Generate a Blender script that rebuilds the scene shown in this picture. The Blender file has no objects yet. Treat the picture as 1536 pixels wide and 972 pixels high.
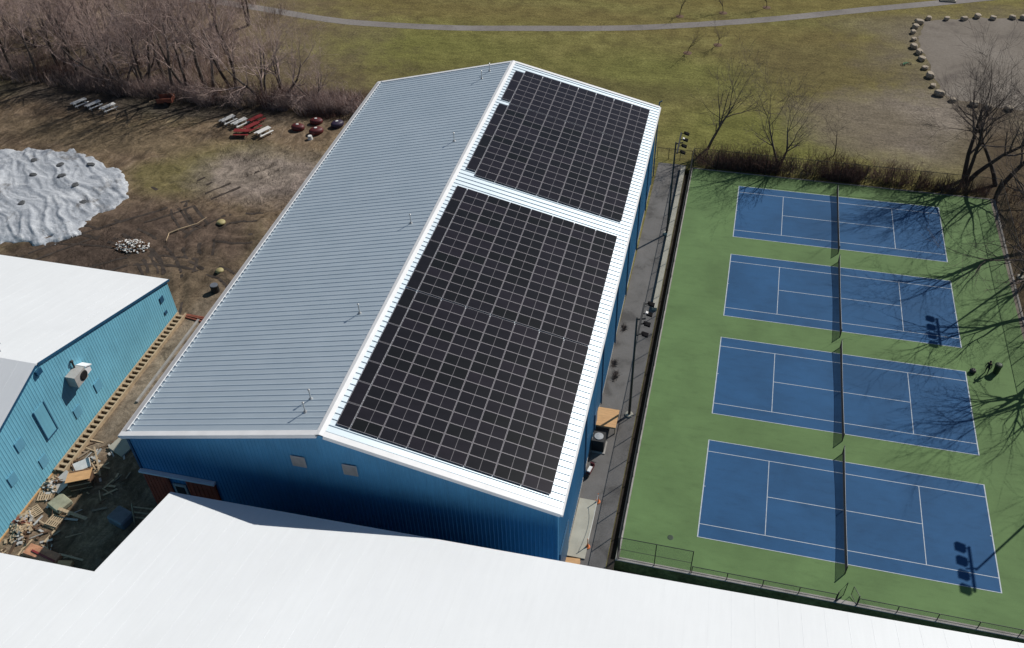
import bpy, bmesh, math, random
import numpy as np
from mathutils import Vector, Matrix
scene = bpy.context.scene
C = scene.collection
R = math.radians
# ------------------------------------------------------------------ camera
CAMP = Vector((-2.187, -46.911, 64.892))
YAW, PIT, ROL, FPX = -0.27315, 0.73142, -0.04123, 1368.0
cam_data = bpy.data.cameras.new("camera"); cam = bpy.data.objects.new("camera", cam_data); C.objects.link(cam)
fwd = Vector((math.sin(YAW)*math.cos(PIT), math.cos(YAW)*math.cos(PIT), -math.sin(PIT)))
rgt = Vector((math.cos(YAW), -math.sin(YAW), 0)); upv = rgt.cross(fwd)
r2 = rgt*math.cos(ROL)+upv*math.sin(ROL); u2 = upv*math.cos(ROL)-rgt*math.sin(ROL)
M3 = Matrix((r2, u2, -fwd)).transposed()
cam.matrix_world = Matrix.Translation(CAMP) @ M3.to_4x4()
cam_data.sensor_fit = 'HORIZONTAL'; cam_data.sensor_width = 36.0; cam_data.lens = FPX/1536*36
cam_data.clip_start = 1.0; cam_data.clip_end = 3000
scene.camera = cam
# ------------------------------------------------------------------ world, sun, exposure
SUN = Vector((0.63*0.7604, 0.777*0.7604, 0.6494)).normalized()     # towards the sun
ELEV = math.asin(SUN.z); AZ = math.atan2(SUN.x, SUN.y)
w = bpy.data.worlds.new("World"); scene.world = w; w.use_nodes = True
nt = w.node_tree; bg = nt.nodes['Background']
sky = nt.nodes.new('ShaderNodeTexSky'); sky.sky_type = 'NISHITA'; sky.sun_disc = False
sky.sun_elevation = ELEV; sky.sun_rotation = AZ; sky.altitude = 200; sky.air_density = 1.0; sky.dust_density = 0.6
nt.links.new(sky.outputs[0], bg.inputs[0]); bg.inputs[1].default_value = 0.05
sd = bpy.data.lights.new("sun", 'SUN'); sd.energy = 4.4; sd.angle = R(0.5); sd.color = (1.0, 0.955, 0.89)
so = bpy.data.objects.new("sun", sd); C.objects.link(so); so.location = (60, 80, 90)
so.rotation_euler = SUN.to_track_quat('Z', 'Y').to_euler()
vs = scene.view_settings; vs.view_transform = 'Standard'; vs.look = 'None'; vs.gamma = 1; vs.exposure = 0.0; vs.use_curve_mapping = False

# ------------------------------------------------------------------ materials
def new_mat(name):
    m = bpy.data.materials.new(name); m.use_nodes = True
    return m, m.node_tree, m.node_tree.nodes['Principled BSDF']
def coords(nt, scale=(1,1,1)):
    tc = nt.nodes.new('ShaderNodeTexCoord'); mp = nt.nodes.new('ShaderNodeMapping')
    nt.links.new(tc.outputs['Object'], mp.inputs[0]); mp.inputs['Scale'].default_value = scale
    return mp.outputs[0]
def noise(nt, vec, scale, detail=4, rough=0.6, dist=0.0):
    n = nt.nodes.new('ShaderNodeTexNoise'); n.inputs['Scale'].default_value = scale
    n.inputs['Detail'].default_value = detail; n.inputs['Roughness'].default_value = rough; n.inputs['Distortion'].default_value = dist
    nt.links.new(vec, n.inputs['Vector']); return n.outputs['Fac']
def ramp(nt, fac, stops, interp='LINEAR'):
    r = nt.nodes.new('ShaderNodeValToRGB'); cr = r.color_ramp; cr.interpolation = interp
    while len(cr.elements) < len(stops): cr.elements.new(0.5)
    for e, (p, c) in zip(cr.elements, stops):
        e.position = p; e.color = (*c, 1) if len(c) == 3 else c
    nt.links.new(fac, r.inputs[0]); return r.outputs[0]
def mix(nt, fac, a, b, mode='MIX'):
    n = nt.nodes.new('ShaderNodeMixRGB'); n.blend_type = mode
    if isinstance(fac, (int, float)): n.inputs[0].default_value = fac
    else: nt.links.new(fac, n.inputs[0])
    for s, v in ((1, a), (2, b)):
        if isinstance(v, tuple): n.inputs[s].default_value = (*v, 1)
        else: nt.links.new(v, n.inputs[s])
    return n.outputs[0]
def bump(nt, b, h, strength=0.4, dist=0.05):
    n = nt.nodes.new('ShaderNodeBump'); n.inputs['Strength'].default_value = strength; n.inputs['Distance'].default_value = dist
    nt.links.new(h, n.inputs['Height']); nt.links.new(n.outputs[0], b.inputs['Normal'])
def g(v): return (v, v, v)
def simple(name, col, rough=0.6, var=0.25, scale=1.5, metal=0.0, stretch=(1,1,1), bumpy=0.0, spec=None):
    m, nt, b = new_mat(name); v = coords(nt, stretch)
    n = noise(nt, v, scale, 5, 0.65)
    lo = tuple(c*(1-var) for c in col); hi = tuple(min(1, c*(1+var)) for c in col)
    nt.links.new(ramp(nt, n, [(0.3, lo), (0.7, hi)]), b.inputs['Base Color'])
    b.inputs['Roughness'].default_value = rough; b.inputs['Metallic'].default_value = metal
    if spec is not None: b.inputs['Specular IOR Level'].default_value = spec
    if bumpy: bump(nt, b, noise(nt, v, scale*6, 4), bumpy)
    return m
MAT = {}
# grass field and open ground
def emask(nt, pos, wob, c, r, soft=0.35):
    """soft ellipse of ground cover, its border broken up by noise"""
    m1 = nt.nodes.new('ShaderNodeVectorMath'); m1.operation = 'SUBTRACT'; nt.links.new(pos, m1.inputs[0]); m1.inputs[1].default_value = (c[0], c[1], 0)
    m2 = nt.nodes.new('ShaderNodeVectorMath'); m2.operation = 'MULTIPLY'; nt.links.new(m1.outputs[0], m2.inputs[0]); m2.inputs[1].default_value = (1/r[0], 1/r[1], 0)
    m3 = nt.nodes.new('ShaderNodeVectorMath'); m3.operation = 'LENGTH'; nt.links.new(m2.outputs[0], m3.inputs[0])
    m4 = nt.nodes.new('ShaderNodeMath'); m4.operation = 'MULTIPLY_ADD'; nt.links.new(wob, m4.inputs[0]); m4.inputs[1].default_value = 1.1; nt.links.new(m3.outputs['Value'], m4.inputs[2])
    m5 = nt.nodes.new('ShaderNodeMapRange'); nt.links.new(m4.outputs[0], m5.inputs[0]); m5.inputs[1].default_value = 1.55+soft; m5.inputs[2].default_value = 1.55-soft; m5.inputs[3].default_value = 0; m5.inputs[4].default_value = 1
    return m5.outputs[0]
m, nt, b = new_mat("grass_ground")
v = coords(nt); vs_ = coords(nt, (0.35, 1.0, 1.0))
n1 = noise(nt, vs_, 0.045, 5, 0.62, 0.6); n2 = noise(nt, v, 0.28, 6, 0.7); n3 = noise(nt, v, 3.0, 5, 0.75); wob = noise(nt, v, 0.14, 6, 0.7)
c1 = ramp(nt, n1, [(0.30, (0.135, 0.110, 0.046)), (0.44, (0.172, 0.148, 0.050)), (0.55, (0.176, 0.162, 0.050)), (0.68, (0.184, 0.180, 0.050))])
c2 = ramp(nt, n2, [(0.32, (0.075, 0.056, 0.032)), (0.50, (0.150, 0.134, 0.052)), (0.68, (0.200, 0.184, 0.076))])
cc = mix(nt, 0.5, c1, c2)
for c_, r_, col, k in (((3,67),(13,7),(0.132,0.140,0.036),.7), ((-50,83),(20,8),(0.138,0.142,0.040),.6), ((-12,82),(16,7),(0.128,0.140,0.038),.5), ((12,90),(14,13),(0.120,0.096,0.042),.7), ((-30,99.5),(60,4),(0.150,0.118,0.044),.5), ((22,106),(9,5),(0.155,0.130,0.085),.7),
                      ((-30,76),(26,4),(0.098,0.084,0.036),.55), ((0,115),(60,7),(0.150,0.122,0.040),.6), ((46,95),(25,18),(0.165,0.140,0.110),.8), ((25,73.5),(15,9.5),(0.205, 0.175, 0.145),.97), ((15,72),(9,8),(0.150,0.125,0.085),.7), ((27,69),(8,4),(0.160,0.135,0.110),.6), ((34,64),(9,10),(0.13,0.11,0.06),.8),
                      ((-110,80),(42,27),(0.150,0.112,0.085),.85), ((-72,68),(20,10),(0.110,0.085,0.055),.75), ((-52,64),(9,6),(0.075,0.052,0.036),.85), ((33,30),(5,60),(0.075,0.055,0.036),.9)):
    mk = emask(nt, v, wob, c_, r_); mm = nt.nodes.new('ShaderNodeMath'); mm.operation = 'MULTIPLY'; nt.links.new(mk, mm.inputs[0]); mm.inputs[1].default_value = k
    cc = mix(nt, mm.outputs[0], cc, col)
cc = mix(nt, 0.75, cc, ramp(nt, n3, [(0.30, g(0.4)), (0.5, g(1.0)), (0.70, g(1.6))]), 'MULTIPLY')
cc = mix(nt, 0.5, cc, ramp(nt, noise(nt, coords(nt, (0.5,1.3,1)), 0.9, 5, 0.7, 0.6), [(0.34, g(0.62)), (0.5, g(1.0)), (0.66, g(1.35))]), 'MULTIPLY')
cc = mix(nt, 0.4, cc, ramp(nt, n2, [(0.33, g(0.65)), (0.67, g(1.3))]), 'MULTIPLY')
nt.links.new(cc, b.inputs['Base Color']); b.inputs['Roughness'].default_value = 0.95; b.inputs['Specular IOR Level'].default_value = 0.1
bump(nt, b, n3, 0.6, 0.12); MAT['grass'] = m
# bare dirt yard, churned by tyres
m, nt, b = new_mat("dirt")
v = coords(nt); vs_ = coords(nt, (0.5, 0.22, 1.0))
n1 = noise(nt, v, 0.075, 5, 0.6, 0.4); n2 = noise(nt, vs_, 0.9, 6, 0.7, 2.2); n3 = noise(nt, v, 3.2, 6, 0.75); wob = noise(nt, v, 0.16, 6, 0.7); n4 = noise(nt, v, 0.45, 7, 0.75, 1.0)
c1 = ramp(nt, n1, [(0.32, (0.096, 0.066, 0.045)), (0.45, (0.160, 0.112, 0.070)), (0.55, (0.205, 0.148, 0.086)), (0.66, (0.165, 0.142, 0.062))])
c2 = ramp(nt, n2, [(0.33, (0.052, 0.038, 0.029)), (0.5, (0.140, 0.106, 0.074)), (0.66, (0.250, 0.200, 0.150))])
cc = mix(nt, 0.45, c1, c2)
for c_, r_, col, k in (((-66,46),(9,5),(0.135,0.125,0.045),.7), ((-72,41),(7,4),(0.140,0.125,0.048),.7), ((-60,44),(10,6),(0.235,0.195,0.175),.8), ((-88,49),(16,3.5),(0.170,0.130,0.080),.7), ((-66,27),(15,9),(0.078,0.056,0.046),.75), ((-76,22),(9,6),(0.060,0.043,0.034),.8), ((-90,59),(26,3.6),(0.062,0.055,0.048),.75), ((-60,20),(6,6),(0.125,0.095,0.062),.7), ((-55.6,8),(1.6,12),(0.20,0.165,0.125),.8)):
    mk = emask(nt, v, wob, c_, r_); mm = nt.nodes.new('ShaderNodeMath'); mm.operation = 'MULTIPLY'; nt.links.new(mk, mm.inputs[0]); mm.inputs[1].default_value = k
    cc = mix(nt, mm.outputs[0], cc, col)
cc = mix(nt, 0.75, cc, ramp(nt, n3, [(0.28, g(0.45)), (0.5, g(1.0)), (0.72, g(1.6))]), 'MULTIPLY')
cc = mix(nt, 0.7, cc, ramp(nt, n4, [(0.36, g(0.38)), (0.5, g(1.0)), (0.64, g(1.65))]), 'MULTIPLY')
nt.links.new(cc, b.inputs['Base Color']); b.inputs['Roughness'].default_value = 0.95; b.inputs['Specular IOR Level'].default_value = 0.15
bump(nt, b, n4, 0.6, 0.3); MAT['dirt'] = m
MAT['mud'] = simple('dark_mud', (0.040, 0.029, 0.022), 0.8, 0.5, 1.3)
# pale gravel / worn dirt of the park
def gravelmat(name, a, bcol, d):
    m, nt, b = new_mat(name); v = coords(nt)
    n1 = noise(nt, v, 0.11, 5, 0.65, 0.5); n2 = noise(nt, v, 2.2, 6, 0.75)
    cc = ramp(nt, n1, [(0.30, d), (0.45, a), (0.68, bcol)])
    cc = mix(nt, 0.6, cc, ramp(nt, n2, [(0.3, g(0.7)), (0.5, g(1.0)), (0.7, g(1.25))]), 'MULTIPLY')
    nt.links.new(cc, b.inputs['Base Color']); b.inputs['Roughness'].default_value = 0.95; b.inputs['Specular IOR Level'].default_value = 0.15
    bump(nt, b, n2, 0.4, 0.08); return m
MAT['gravel'] = gravelmat("pale_gravel", (0.180, 0.158, 0.134), (0.220, 0.196, 0.170), (0.118, 0.102, 0.09))
MAT['worn'] = gravelmat("worn_earth", (0.140, 0.115, 0.085), (0.165, 0.142, 0.115), (0.095, 0.078, 0.045))
MAT['path'] = gravelmat("park_path", (0.20, 0.185, 0.175), (0.24, 0.225, 0.215), (0.15, 0.14, 0.13))
# asphalt alley
m, nt, b = new_mat("alley_paving"); v = coords(nt)
n1 = noise(nt, v, 0.35, 6, 0.65, 0.4); n2 = noise(nt, v, 9, 4, 0.7)
cc = ramp(nt, n1, [(0.34, (0.060, 0.056, 0.053)), (0.46, (0.110, 0.104, 0.099)), (0.70, (0.142, 0.135, 0.130))])
cc = mix(nt, 0.5, cc, ramp(nt, n2, [(0.3, g(0.75)), (0.7, g(1.2))]), 'MULTIPLY')
nt.links.new(cc, b.inputs['Base Color']); b.inputs['Roughness'].default_value = 0.85; MAT['alley'] = m
# court coatings
def court(name, col):
    m, nt, b = new_mat(name); v = coords(nt); v2 = coords(nt, (0.3, 1, 1))
    n1 = noise(nt, v, 0.16, 5, 0.6, 0.5); n2 = noise(nt, v2, 1.6, 5, 0.7); n3 = noise(nt, v, 14, 3, 0.7)
    lo = tuple(c*0.86 for c in col); hi = tuple(c*1.13 for c in col)
    cc = ramp(nt, n1, [(0.32, lo), (0.68, hi)])
    cc = mix(nt, 0.45, cc, ramp(nt, n2, [(0.3, g(0.74)), (0.45, g(1.0)), (0.7, g(1.14))]), 'MULTIPLY')
    cc = mix(nt, 0.25, cc, ramp(nt, n3, [(0.3, g(0.8)), (0.7, g(1.2))]), 'MULTIPLY')
    nt.links.new(cc, b.inputs['Base Color']); b.inputs['Roughness'].default_value = 0.8; b.inputs['Specular IOR Level'].default_value = 0.2
    return m
MAT['green'] = court("green_court_coating", (0.108, 0.182, 0.070))
MAT['blue'] = court("blue_court_coating", (0.023, 0.086, 0.196))
MAT['line'] = simple("court_line_paint", (0.42, 0.47, 0.52), 0.7, 0.18, 2.5)
# building sheets
MAT['galv'] = None
m, nt, b = new_mat("galvalume_sheet"); v = coords(nt); n1 = noise(nt, v, 0.25, 5, 0.6); n2 = noise(nt, coords(nt, (0.25, 3, 1)), 1.0, 4, 0.6)
cc = ramp(nt, n1, [(0.3, (0.60, 0.70, 0.765)), (0.7, (0.67, 0.765, 0.825))]); cc = mix(nt, 0.3, cc, ramp(nt, n2, [(0.3, g(0.84)), (0.7, g(1.05))]), 'MULTIPLY')
nt.links.new(cc, b.inputs['Base Color']); b.inputs['Metallic'].default_value = 0.58; b.inputs['Roughness'].default_value = 0.5; MAT['galv'] = m
def roofwhite(name, col):
    m, nt, b = new_mat(name); v = coords(nt); n1 = noise(nt, v, 0.12, 5, 0.6, 0.3); n2 = noise(nt, coords(nt, (3.0, 0.15, 1)), 1.0, 5, 0.65)
    cc = ramp(nt, n1, [(0.3, tuple(c*0.95 for c in col)), (0.7, col)]); cc = mix(nt, 0.24, cc, ramp(nt, n2, [(0.3, g(0.86)), (0.65, g(1.0))]), 'MULTIPLY')
    nt.links.new(cc, b.inputs['Base Color']); b.inputs['Roughness'].default_value = 0.5; return m
MAT['white_roof'] = roofwhite("white_roof_sheet", (0.745, 0.775, 0.795))
MAT['white_metal'] = simple("white_trim_metal", (0.78, 0.79, 0.80), 0.45, 0.06, 0.8)
MAT['grey_metal'] = simple("grey_trim_metal", (0.42, 0.42, 0.43), 0.5, 0.1, 0.8)
def siding(name, col):
    m, nt, b = new_mat(name); v = coords(nt); n1 = noise(nt, v, 0.22, 4, 0.6); n2 = noise(nt, coords(nt, (2.5, 2.5, 0.18)), 1.0, 5, 0.65)
    cc = ramp(nt, n1, [(0.3, tuple(c*0.88 for c in col)), (0.7, tuple(c*1.1 for c in col))]); cc = mix(nt, 0.4, cc, ramp(nt, n2, [(0.3, g(0.8)), (0.7, g(1.12))]), 'MULTIPLY')
    nt.links.new(cc, b.inputs['Base Color']); b.inputs['Roughness'].default_value = 0.55; return m
MAT['blue_siding'] = siding("blue_steel_siding", (0.058, 0.245, 0.450))
MAT['cyan_siding'] = siding("faded_cyan_siding", (0.165, 0.445, 0.580))
MAT['dark_blue'] = simple("dark_blue_metal", (0.015, 0.075, 0.15), 0.5, 0.15)
# solar cells
m, nt, b = new_mat("solar_glass"); oi = nt.nodes.new('ShaderNodeObjectInfo')
cc = ramp(nt, oi.outputs['Random'], [(0.0, (0.009, 0.010, 0.011)), (0.5, (0.012, 0.012, 0.016)), (1.0, (0.018, 0.016, 0.022))])
n1 = noise(nt, coords(nt), 1.2, 4); cc = mix(nt, 0.6, cc, ramp(nt, n1, [(0.3, g(0.8)), (0.7, g(1.25))]), 'MULTIPLY')
nt.links.new(cc, b.inputs['Base Color']); b.inputs['Roughness'].default_value = 0.22; b.inputs['Specular IOR Level'].default_value = 0.25; MAT['cell'] = m
MAT['frame'] = simple("aluminium_frame", (0.23, 0.22, 0.24), 0.55, 0.08, 1.0, 0.2)
MAT['busbar'] = simple("cell_gap", (0.11, 0.105, 0.12), 0.5, 0.2)
MAT['steel'] = simple("galvanised_steel", (0.36, 0.37, 0.38), 0.45, 0.15, 2.0, 0.5)
MAT['black_metal'] = simple("black_coated_metal", (0.016, 0.017, 0.018), 0.5, 0.2)
MAT['black'] = simple("black_plastic", (0.012, 0.012, 0.013), 0.6, 0.2)
MAT['netmesh'] = simple("black_netting", (0.012, 0.014, 0.018), 0.9, 0.2)
MAT['concrete'] = simple("concrete", (0.30, 0.285, 0.265), 0.9, 0.25, 0.8, bumpy=0.2)
MAT['pale_concrete'] = simple("pale_concrete", (0.36, 0.345, 0.285), 0.9, 0.15, 0.6)
MAT['shade_soil'] = simple('shade_painted_soil', (0.028, 0.022, 0.017), 0.95, 0.4, 1.2)  # near-black: shade along kerb and fence is put into this ground colour
MAT['matte'] = simple('matte_black', (0.010, 0.010, 0.011), 0.95, 0.2, spec=0.05)
MAT['lens'] = simple("lamp_lens", (0.75, 0.75, 0.72), 0.2, 0.05)
MAT['ply'] = simple("plywood", (0.50, 0.29, 0.13), 0.75, 0.2, 1.2, stretch=(1, 5, 1))
MAT['lumber'] = simple("pale_lumber", (0.40, 0.30, 0.19), 0.8, 0.3, 1.6, stretch=(5, 1, 1))
MAT['oldwood'] = simple("weathered_timber", (0.23, 0.18, 0.13), 0.85, 0.3, 1.5)
MAT['brownwood'] = simple("brown_timber", (0.10, 0.055, 0.03), 0.85, 0.3, 1.5)
MAT['red'] = simple("dark_red_paint", (0.095, 0.012, 0.014), 0.55, 0.3, 1.2)
MAT['brightred'] = simple("red_paint", (0.20, 0.022, 0.024), 0.55, 0.25, 1.2)
MAT['rust'] = simple("rusty_red_steel", (0.20, 0.06, 0.035), 0.8, 0.4, 1.5)
MAT['redorange'] = simple("red_orange_door", (0.40, 0.075, 0.035), 0.6, 0.3, 0.8)
MAT['orange'] = simple("orange_plastic", (0.55, 0.14, 0.03), 0.5, 0.15)
MAT['yellow'] = simple("yellow_plastic", (0.36, 0.31, 0.14), 0.6, 0.2)
MAT['white'] = simple("white_paint", (0.66, 0.66, 0.64), 0.6, 0.12)
MAT['bluetarp'] = simple("blue_sheet", (0.13, 0.145, 0.17), 0.5, 0.3, 1.0)
MAT['greybox'] = simple("grey_enamel", (0.40, 0.39, 0.37), 0.5, 0.15)
MAT['darkgreen'] = simple("dark_green_plastic", (0.012, 0.035, 0.014), 0.6, 0.2)
MAT['cloth'] = simple("dark_clothing", (0.010, 0.011, 0.014), 0.9, 0.2)
MAT['skin'] = simple("skin", (0.38, 0.22, 0.15), 0.6, 0.08)
MAT['hair'] = simple("dark_hair", (0.02, 0.014, 0.010), 0.7, 0.2)
MAT['stone'] = simple("boulder_stone", (0.36, 0.305, 0.235), 0.9, 0.3, 1.1, bumpy=0.4)
MAT['darkstone'] = simple("dark_stone", (0.07, 0.075, 0.08), 0.9, 0.3, 1.1)
MAT['bark'] = simple("dark_bark", (0.060, 0.046, 0.038), 0.95, 0.35, 2.0)
MAT['greybark'] = simple("grey_bark", (0.120, 0.098, 0.086), 0.95, 0.3, 2.0)
MAT['twig'] = simple("bare_twigs", (0.115, 0.088, 0.078), 0.95, 0.3, 0.8)
MAT['mauvetwig'] = simple("mauve_twigs", (0.37, 0.28, 0.25), 0.95, 0.35, 0.35)
MAT['redtwig'] = simple("reddish_dry_stems", (0.145, 0.078, 0.060), 0.95, 0.4, 0.5)
MAT['straw'] = simple("dry_straw", (0.20, 0.155, 0.085), 0.95, 0.3, 0.6)
m, nt, b = new_mat("grey_tarpaulin"); v = coords(nt); n1 = noise(nt, v, 0.3, 6, 0.7, 1.5); n2 = noise(nt, v, 1.4, 6, 0.7, 2.5)
n1 = noise(nt, coords(nt, (0.25, 0.9, 1)), 0.5, 6, 0.7, 1.2); cc = ramp(nt, n1, [(0.3, (0.24, 0.27, 0.31)), (0.5, (0.43, 0.46, 0.50)), (0.7, (0.60, 0.63, 0.66))]); cc = mix(nt, 0.6, cc, ramp(nt, n2, [(0.3, g(0.62)), (0.7, g(1.25))]), 'MULTIPLY')
n5 = noise(nt, v, 0.22, 7, 0.75, 0.8); n6 = noise(nt, v, 1.1, 6, 0.75, 1.0); cc = mix(nt, ramp(nt, n5, [(0.56, g(0)), (0.66, g(0.75))]), cc, (0.13, 0.12, 0.11)); cc = mix(nt, ramp(nt, n6, [(0.60, g(0)), (0.66, g(0.6))]), cc, (0.10, 0.095, 0.09))
nt.links.new(cc, b.inputs['Base Color']); b.inputs['Roughness'].default_value = 0.42; bump(nt, b, n2, 0.5, 0.25); MAT['tarp'] = m

# ------------------------------------------------------------------ mesh helpers
class MB:
    def __init__(s): s.v = []; s.f = []; s.m = []
    def add(s, vs, fs, mi=0):
        o = len(s.v); s.v += [tuple(p) for p in vs]; s.f += [tuple(i+o for i in f) for f in fs]; s.m += [mi]*len(fs)
        return s
    def box(s, x0, x1, y0, y1, z0, z1, mi=0):
        return s.add([(x0,y0,z0),(x1,y0,z0),(x1,y1,z0),(x0,y1,z0),(x0,y0,z1),(x1,y0,z1),(x1,y1,z1),(x0,y1,z1)],
              [(0,3,2,1),(4,5,6,7),(0,1,5,4),(1,2,6,5),(2,3,7,6),(3,0,4,7)], mi)
    def obox(s, c, sx, sy, sz, rot=None, mi=0):      # box by its centre, any rotation matrix
        c = Vector(c); rot = rot or Matrix.Identity(3); hx, hy, hz = sx/2, sy/2, sz/2
        vs = [c + rot @ Vector(p) for p in [(-hx,-hy,-hz),(hx,-hy,-hz),(hx,hy,-hz),(-hx,hy,-hz),(-hx,-hy,hz),(hx,-hy,hz),(hx,hy,hz),(-hx,hy,hz)]]
        return s.add(vs, [(0,3,2,1),(4,5,6,7),(0,1,5,4),(1,2,6,5),(2,3,7,6),(3,0,4,7)], mi)
    def bar(s, a, b, t=0.05, mi=0, w=None):           # square bar between two points
        a = Vector(a); b = Vector(b); d = (b-a); L = d.length; q = d.to_track_quat('Z', 'Y').to_matrix()
        return s.obox((a+b)/2, w or t, t, L, q, mi)
    def tube(s, pts, rads, k=6, mi=0, cap=True):
        n = len(pts); P = [Vector(p) for p in pts]; vs = []; ref = None
        for i in range(n):
            d = (P[min(i+1, n-1)]-P[max(i-1, 0)])
            d = d.normalized() if d.length > 1e-9 else Vector((0,0,1))
            if ref is None: ref = d.orthogonal().normalized()
            ref = (ref - d*ref.dot(d)); ref = ref.normalized() if ref.length > 1e-6 else d.orthogonal().normalized()
            b = d.cross(ref); r = rads[i] if hasattr(rads, '__len__') else rads
            for j in range(k):
                a = 2*math.pi*j/k; vs.append(P[i]+(ref*math.cos(a)+b*math.sin(a))*r)
        fs = [(i*k+j, i*k+(j+1)%k, (i+1)*k+(j+1)%k, (i+1)*k+j) for i in range(n-1) for j in range(k)]
        if cap: fs += [tuple(range(k-1, -1, -1)), tuple(range((n-1)*k, n*k))]
        return s.add(vs, fs, mi)
    def lathe(s, c, prof, k=14, mi=0):
        vs = []; n = len(prof)
        for r, z in prof:
            for j in range(k):
                a = 2*math.pi*j/k; vs.append((c[0]+r*math.cos(a), c[1]+r*math.sin(a), c[2]+z))
        fs = [(i*k+j, i*k+(j+1)%k, (i+1)*k+(j+1)%k, (i+1)*k+j) for i in range(n-1) for j in range(k)]
        fs += [tuple(range(k-1, -1, -1)), tuple(range((n-1)*k, n*k))]
        return s.add(vs, fs, mi)
    def mesh(s, name, mats, smooth=False):
        me = bpy.data.meshes.new(name); me.from_pydata(s.v, [], s.f)
        for mm in (mats if isinstance(mats, (list, tuple)) else [mats]): me.materials.append(mm)
        me.polygons.foreach_set('material_index', s.m)
        if smooth: me.polygons.foreach_set('use_smooth', [True]*len(s.f))
        me.update(); return me
    def build(s, name, mats, parent=None, smooth=False, loc=None, rz=0):
        o = bpy.data.objects.new(name, s.mesh(name, mats, smooth)); C.objects.link(o)
        if parent: o.parent = parent
        if loc: o.location = loc
        if rz: o.rotation_euler.z = rz
        return o
def tag(o, label=None, cat=None, group=None, kind=None):
    if label: o['label'] = label
    if cat: o['category'] = cat
    if group: o['group'] = group
    if kind: o['kind'] = kind
    return o
def thing(name, label, cat, loc=(0,0,0), rz=0, group=None):
    o = bpy.data.objects.new(name, None); C.objects.link(o); o.location = loc; o.rotation_euler = (0,0,rz); o.empty_display_size = 0.3
    return tag(o, label, cat, group)
def dup(root, loc, rz=0, label=None, scale=None):
    r = root.copy(); C.objects.link(r); r.location = loc; r.rotation_euler = (0,0,rz)
    if scale is not None: r.scale = scale if hasattr(scale, '__len__') else (scale,)*3
    if label: r['label'] = label
    for ch in list(root.children):
        c = ch.copy(); C.objects.link(c); c.parent = r
        for gch in ch.children:
            d = gch.copy(); C.objects.link(d); d.parent = c
    return r
def struct(o): o['kind'] = 'structure'; return o
ORD = ("first second third fourth fifth sixth seventh eighth ninth tenth eleventh twelfth thirteenth fourteenth fifteenth sixteenth "
       "seventeenth eighteenth nineteenth twentieth twenty-first twenty-second twenty-third twenty-fourth twenty-fifth twenty-sixth "
       "twenty-seventh twenty-eighth twenty-ninth thirtieth thirty-first thirty-second thirty-third thirty-fourth thirty-fifth thirty-sixth "
       "thirty-seventh thirty-eighth thirty-ninth fortieth forty-first forty-second forty-third forty-fourth forty-fifth forty-sixth").split()
def Rz(a): return Matrix.Rotation(a, 3, 'Z')
rnd = random.Random(7)
from mathutils import noise as mn
def fbm(x, y, z=0.0, o=4): return mn.fractal(Vector((x, y, z)), 1.0, 2.0, o)


# ------------------------------------------------------------------ SETTING: ground
xs = [-700, -300, -160, -60, -10.6, -6.95, -6.94, -6.36, -6.35, -6.30, 29.9, 30.4, 80, 300, 700]
ys = [-400, -120, -40, -12, -3.76, -3.75, -3.4, 20, 56.6, 56.65, 100, 200, 400, 900]
def gz(x, y):
    if -6.30 <= x <= 300 and -400 <= y <= -3.76 and y > -130: return -1.3
    if -6.94 <= x <= -6.36 and -3.75 <= y <= 56.6: return -0.55  # trench added so the court edge shades this band
    return 0.0
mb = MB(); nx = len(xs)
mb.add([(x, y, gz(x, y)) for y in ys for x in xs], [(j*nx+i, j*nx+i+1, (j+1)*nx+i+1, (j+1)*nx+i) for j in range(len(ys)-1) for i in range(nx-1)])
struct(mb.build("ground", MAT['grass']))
TRK = []                                                             # tyre tracks through the mud: centre lines
for cxx, cyy, rad_, a0_, a1_ in ((-78,14,17,5,95),(-80,12,22,0,80),(-74,18,10.5,-10,120),(-60,38,9,150,300),(-62,14,13,40,150),(-84,20,25,10,70),(-57,30,6,90,260)):
    TRK.append([(cxx+(rad_+0.6*fbm(a*0.03, rad_))*math.cos(R(a)), cyy+(rad_+0.6*fbm(a*0.03, rad_))*math.sin(R(a))*0.85) for a in range(a0_, a1_, 3)])
TRK.append([(-82+i*0.9, 20+i*1.05+0.8*math.sin(i*.3)) for i in range(26)])
WHEEL = []
for tr in TRK:
    for off in (-0.85, 0.85):
        ln_ = []
        for i in range(len(tr)):
            a = Vector(tr[max(i-1,0)]); bq = Vector(tr[min(i+1,len(tr)-1)]); d = (bq-a).normalized(); p = Vector(tr[i])+Vector((-d.y, d.x))*off; ln_.append((p.x, p.y))
        WHEEL.append(ln_)
WP = np.array([p for l in WHEEL for k in range(len(l)-1) for t in (0,.25,.5,.75) for p in [(l[k][0]+(l[k+1][0]-l[k][0])*t, l[k][1]+(l[k+1][1]-l[k][1])*t)]])
def rut(x, y):
    if not (-95 < x < -46 and 8 < y < 50): return 0.0
    d = math.sqrt(((WP[:,0]-x)**2+(WP[:,1]-y)**2).min()); k = max(0.0, min(1.0, 0.7+1.4*fbm(x*.15, y*.15, 21)))
    return k*(-0.26*math.exp(-(d/0.38)**2)+0.16*math.exp(-((d-0.75)/0.35)**2))
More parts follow.
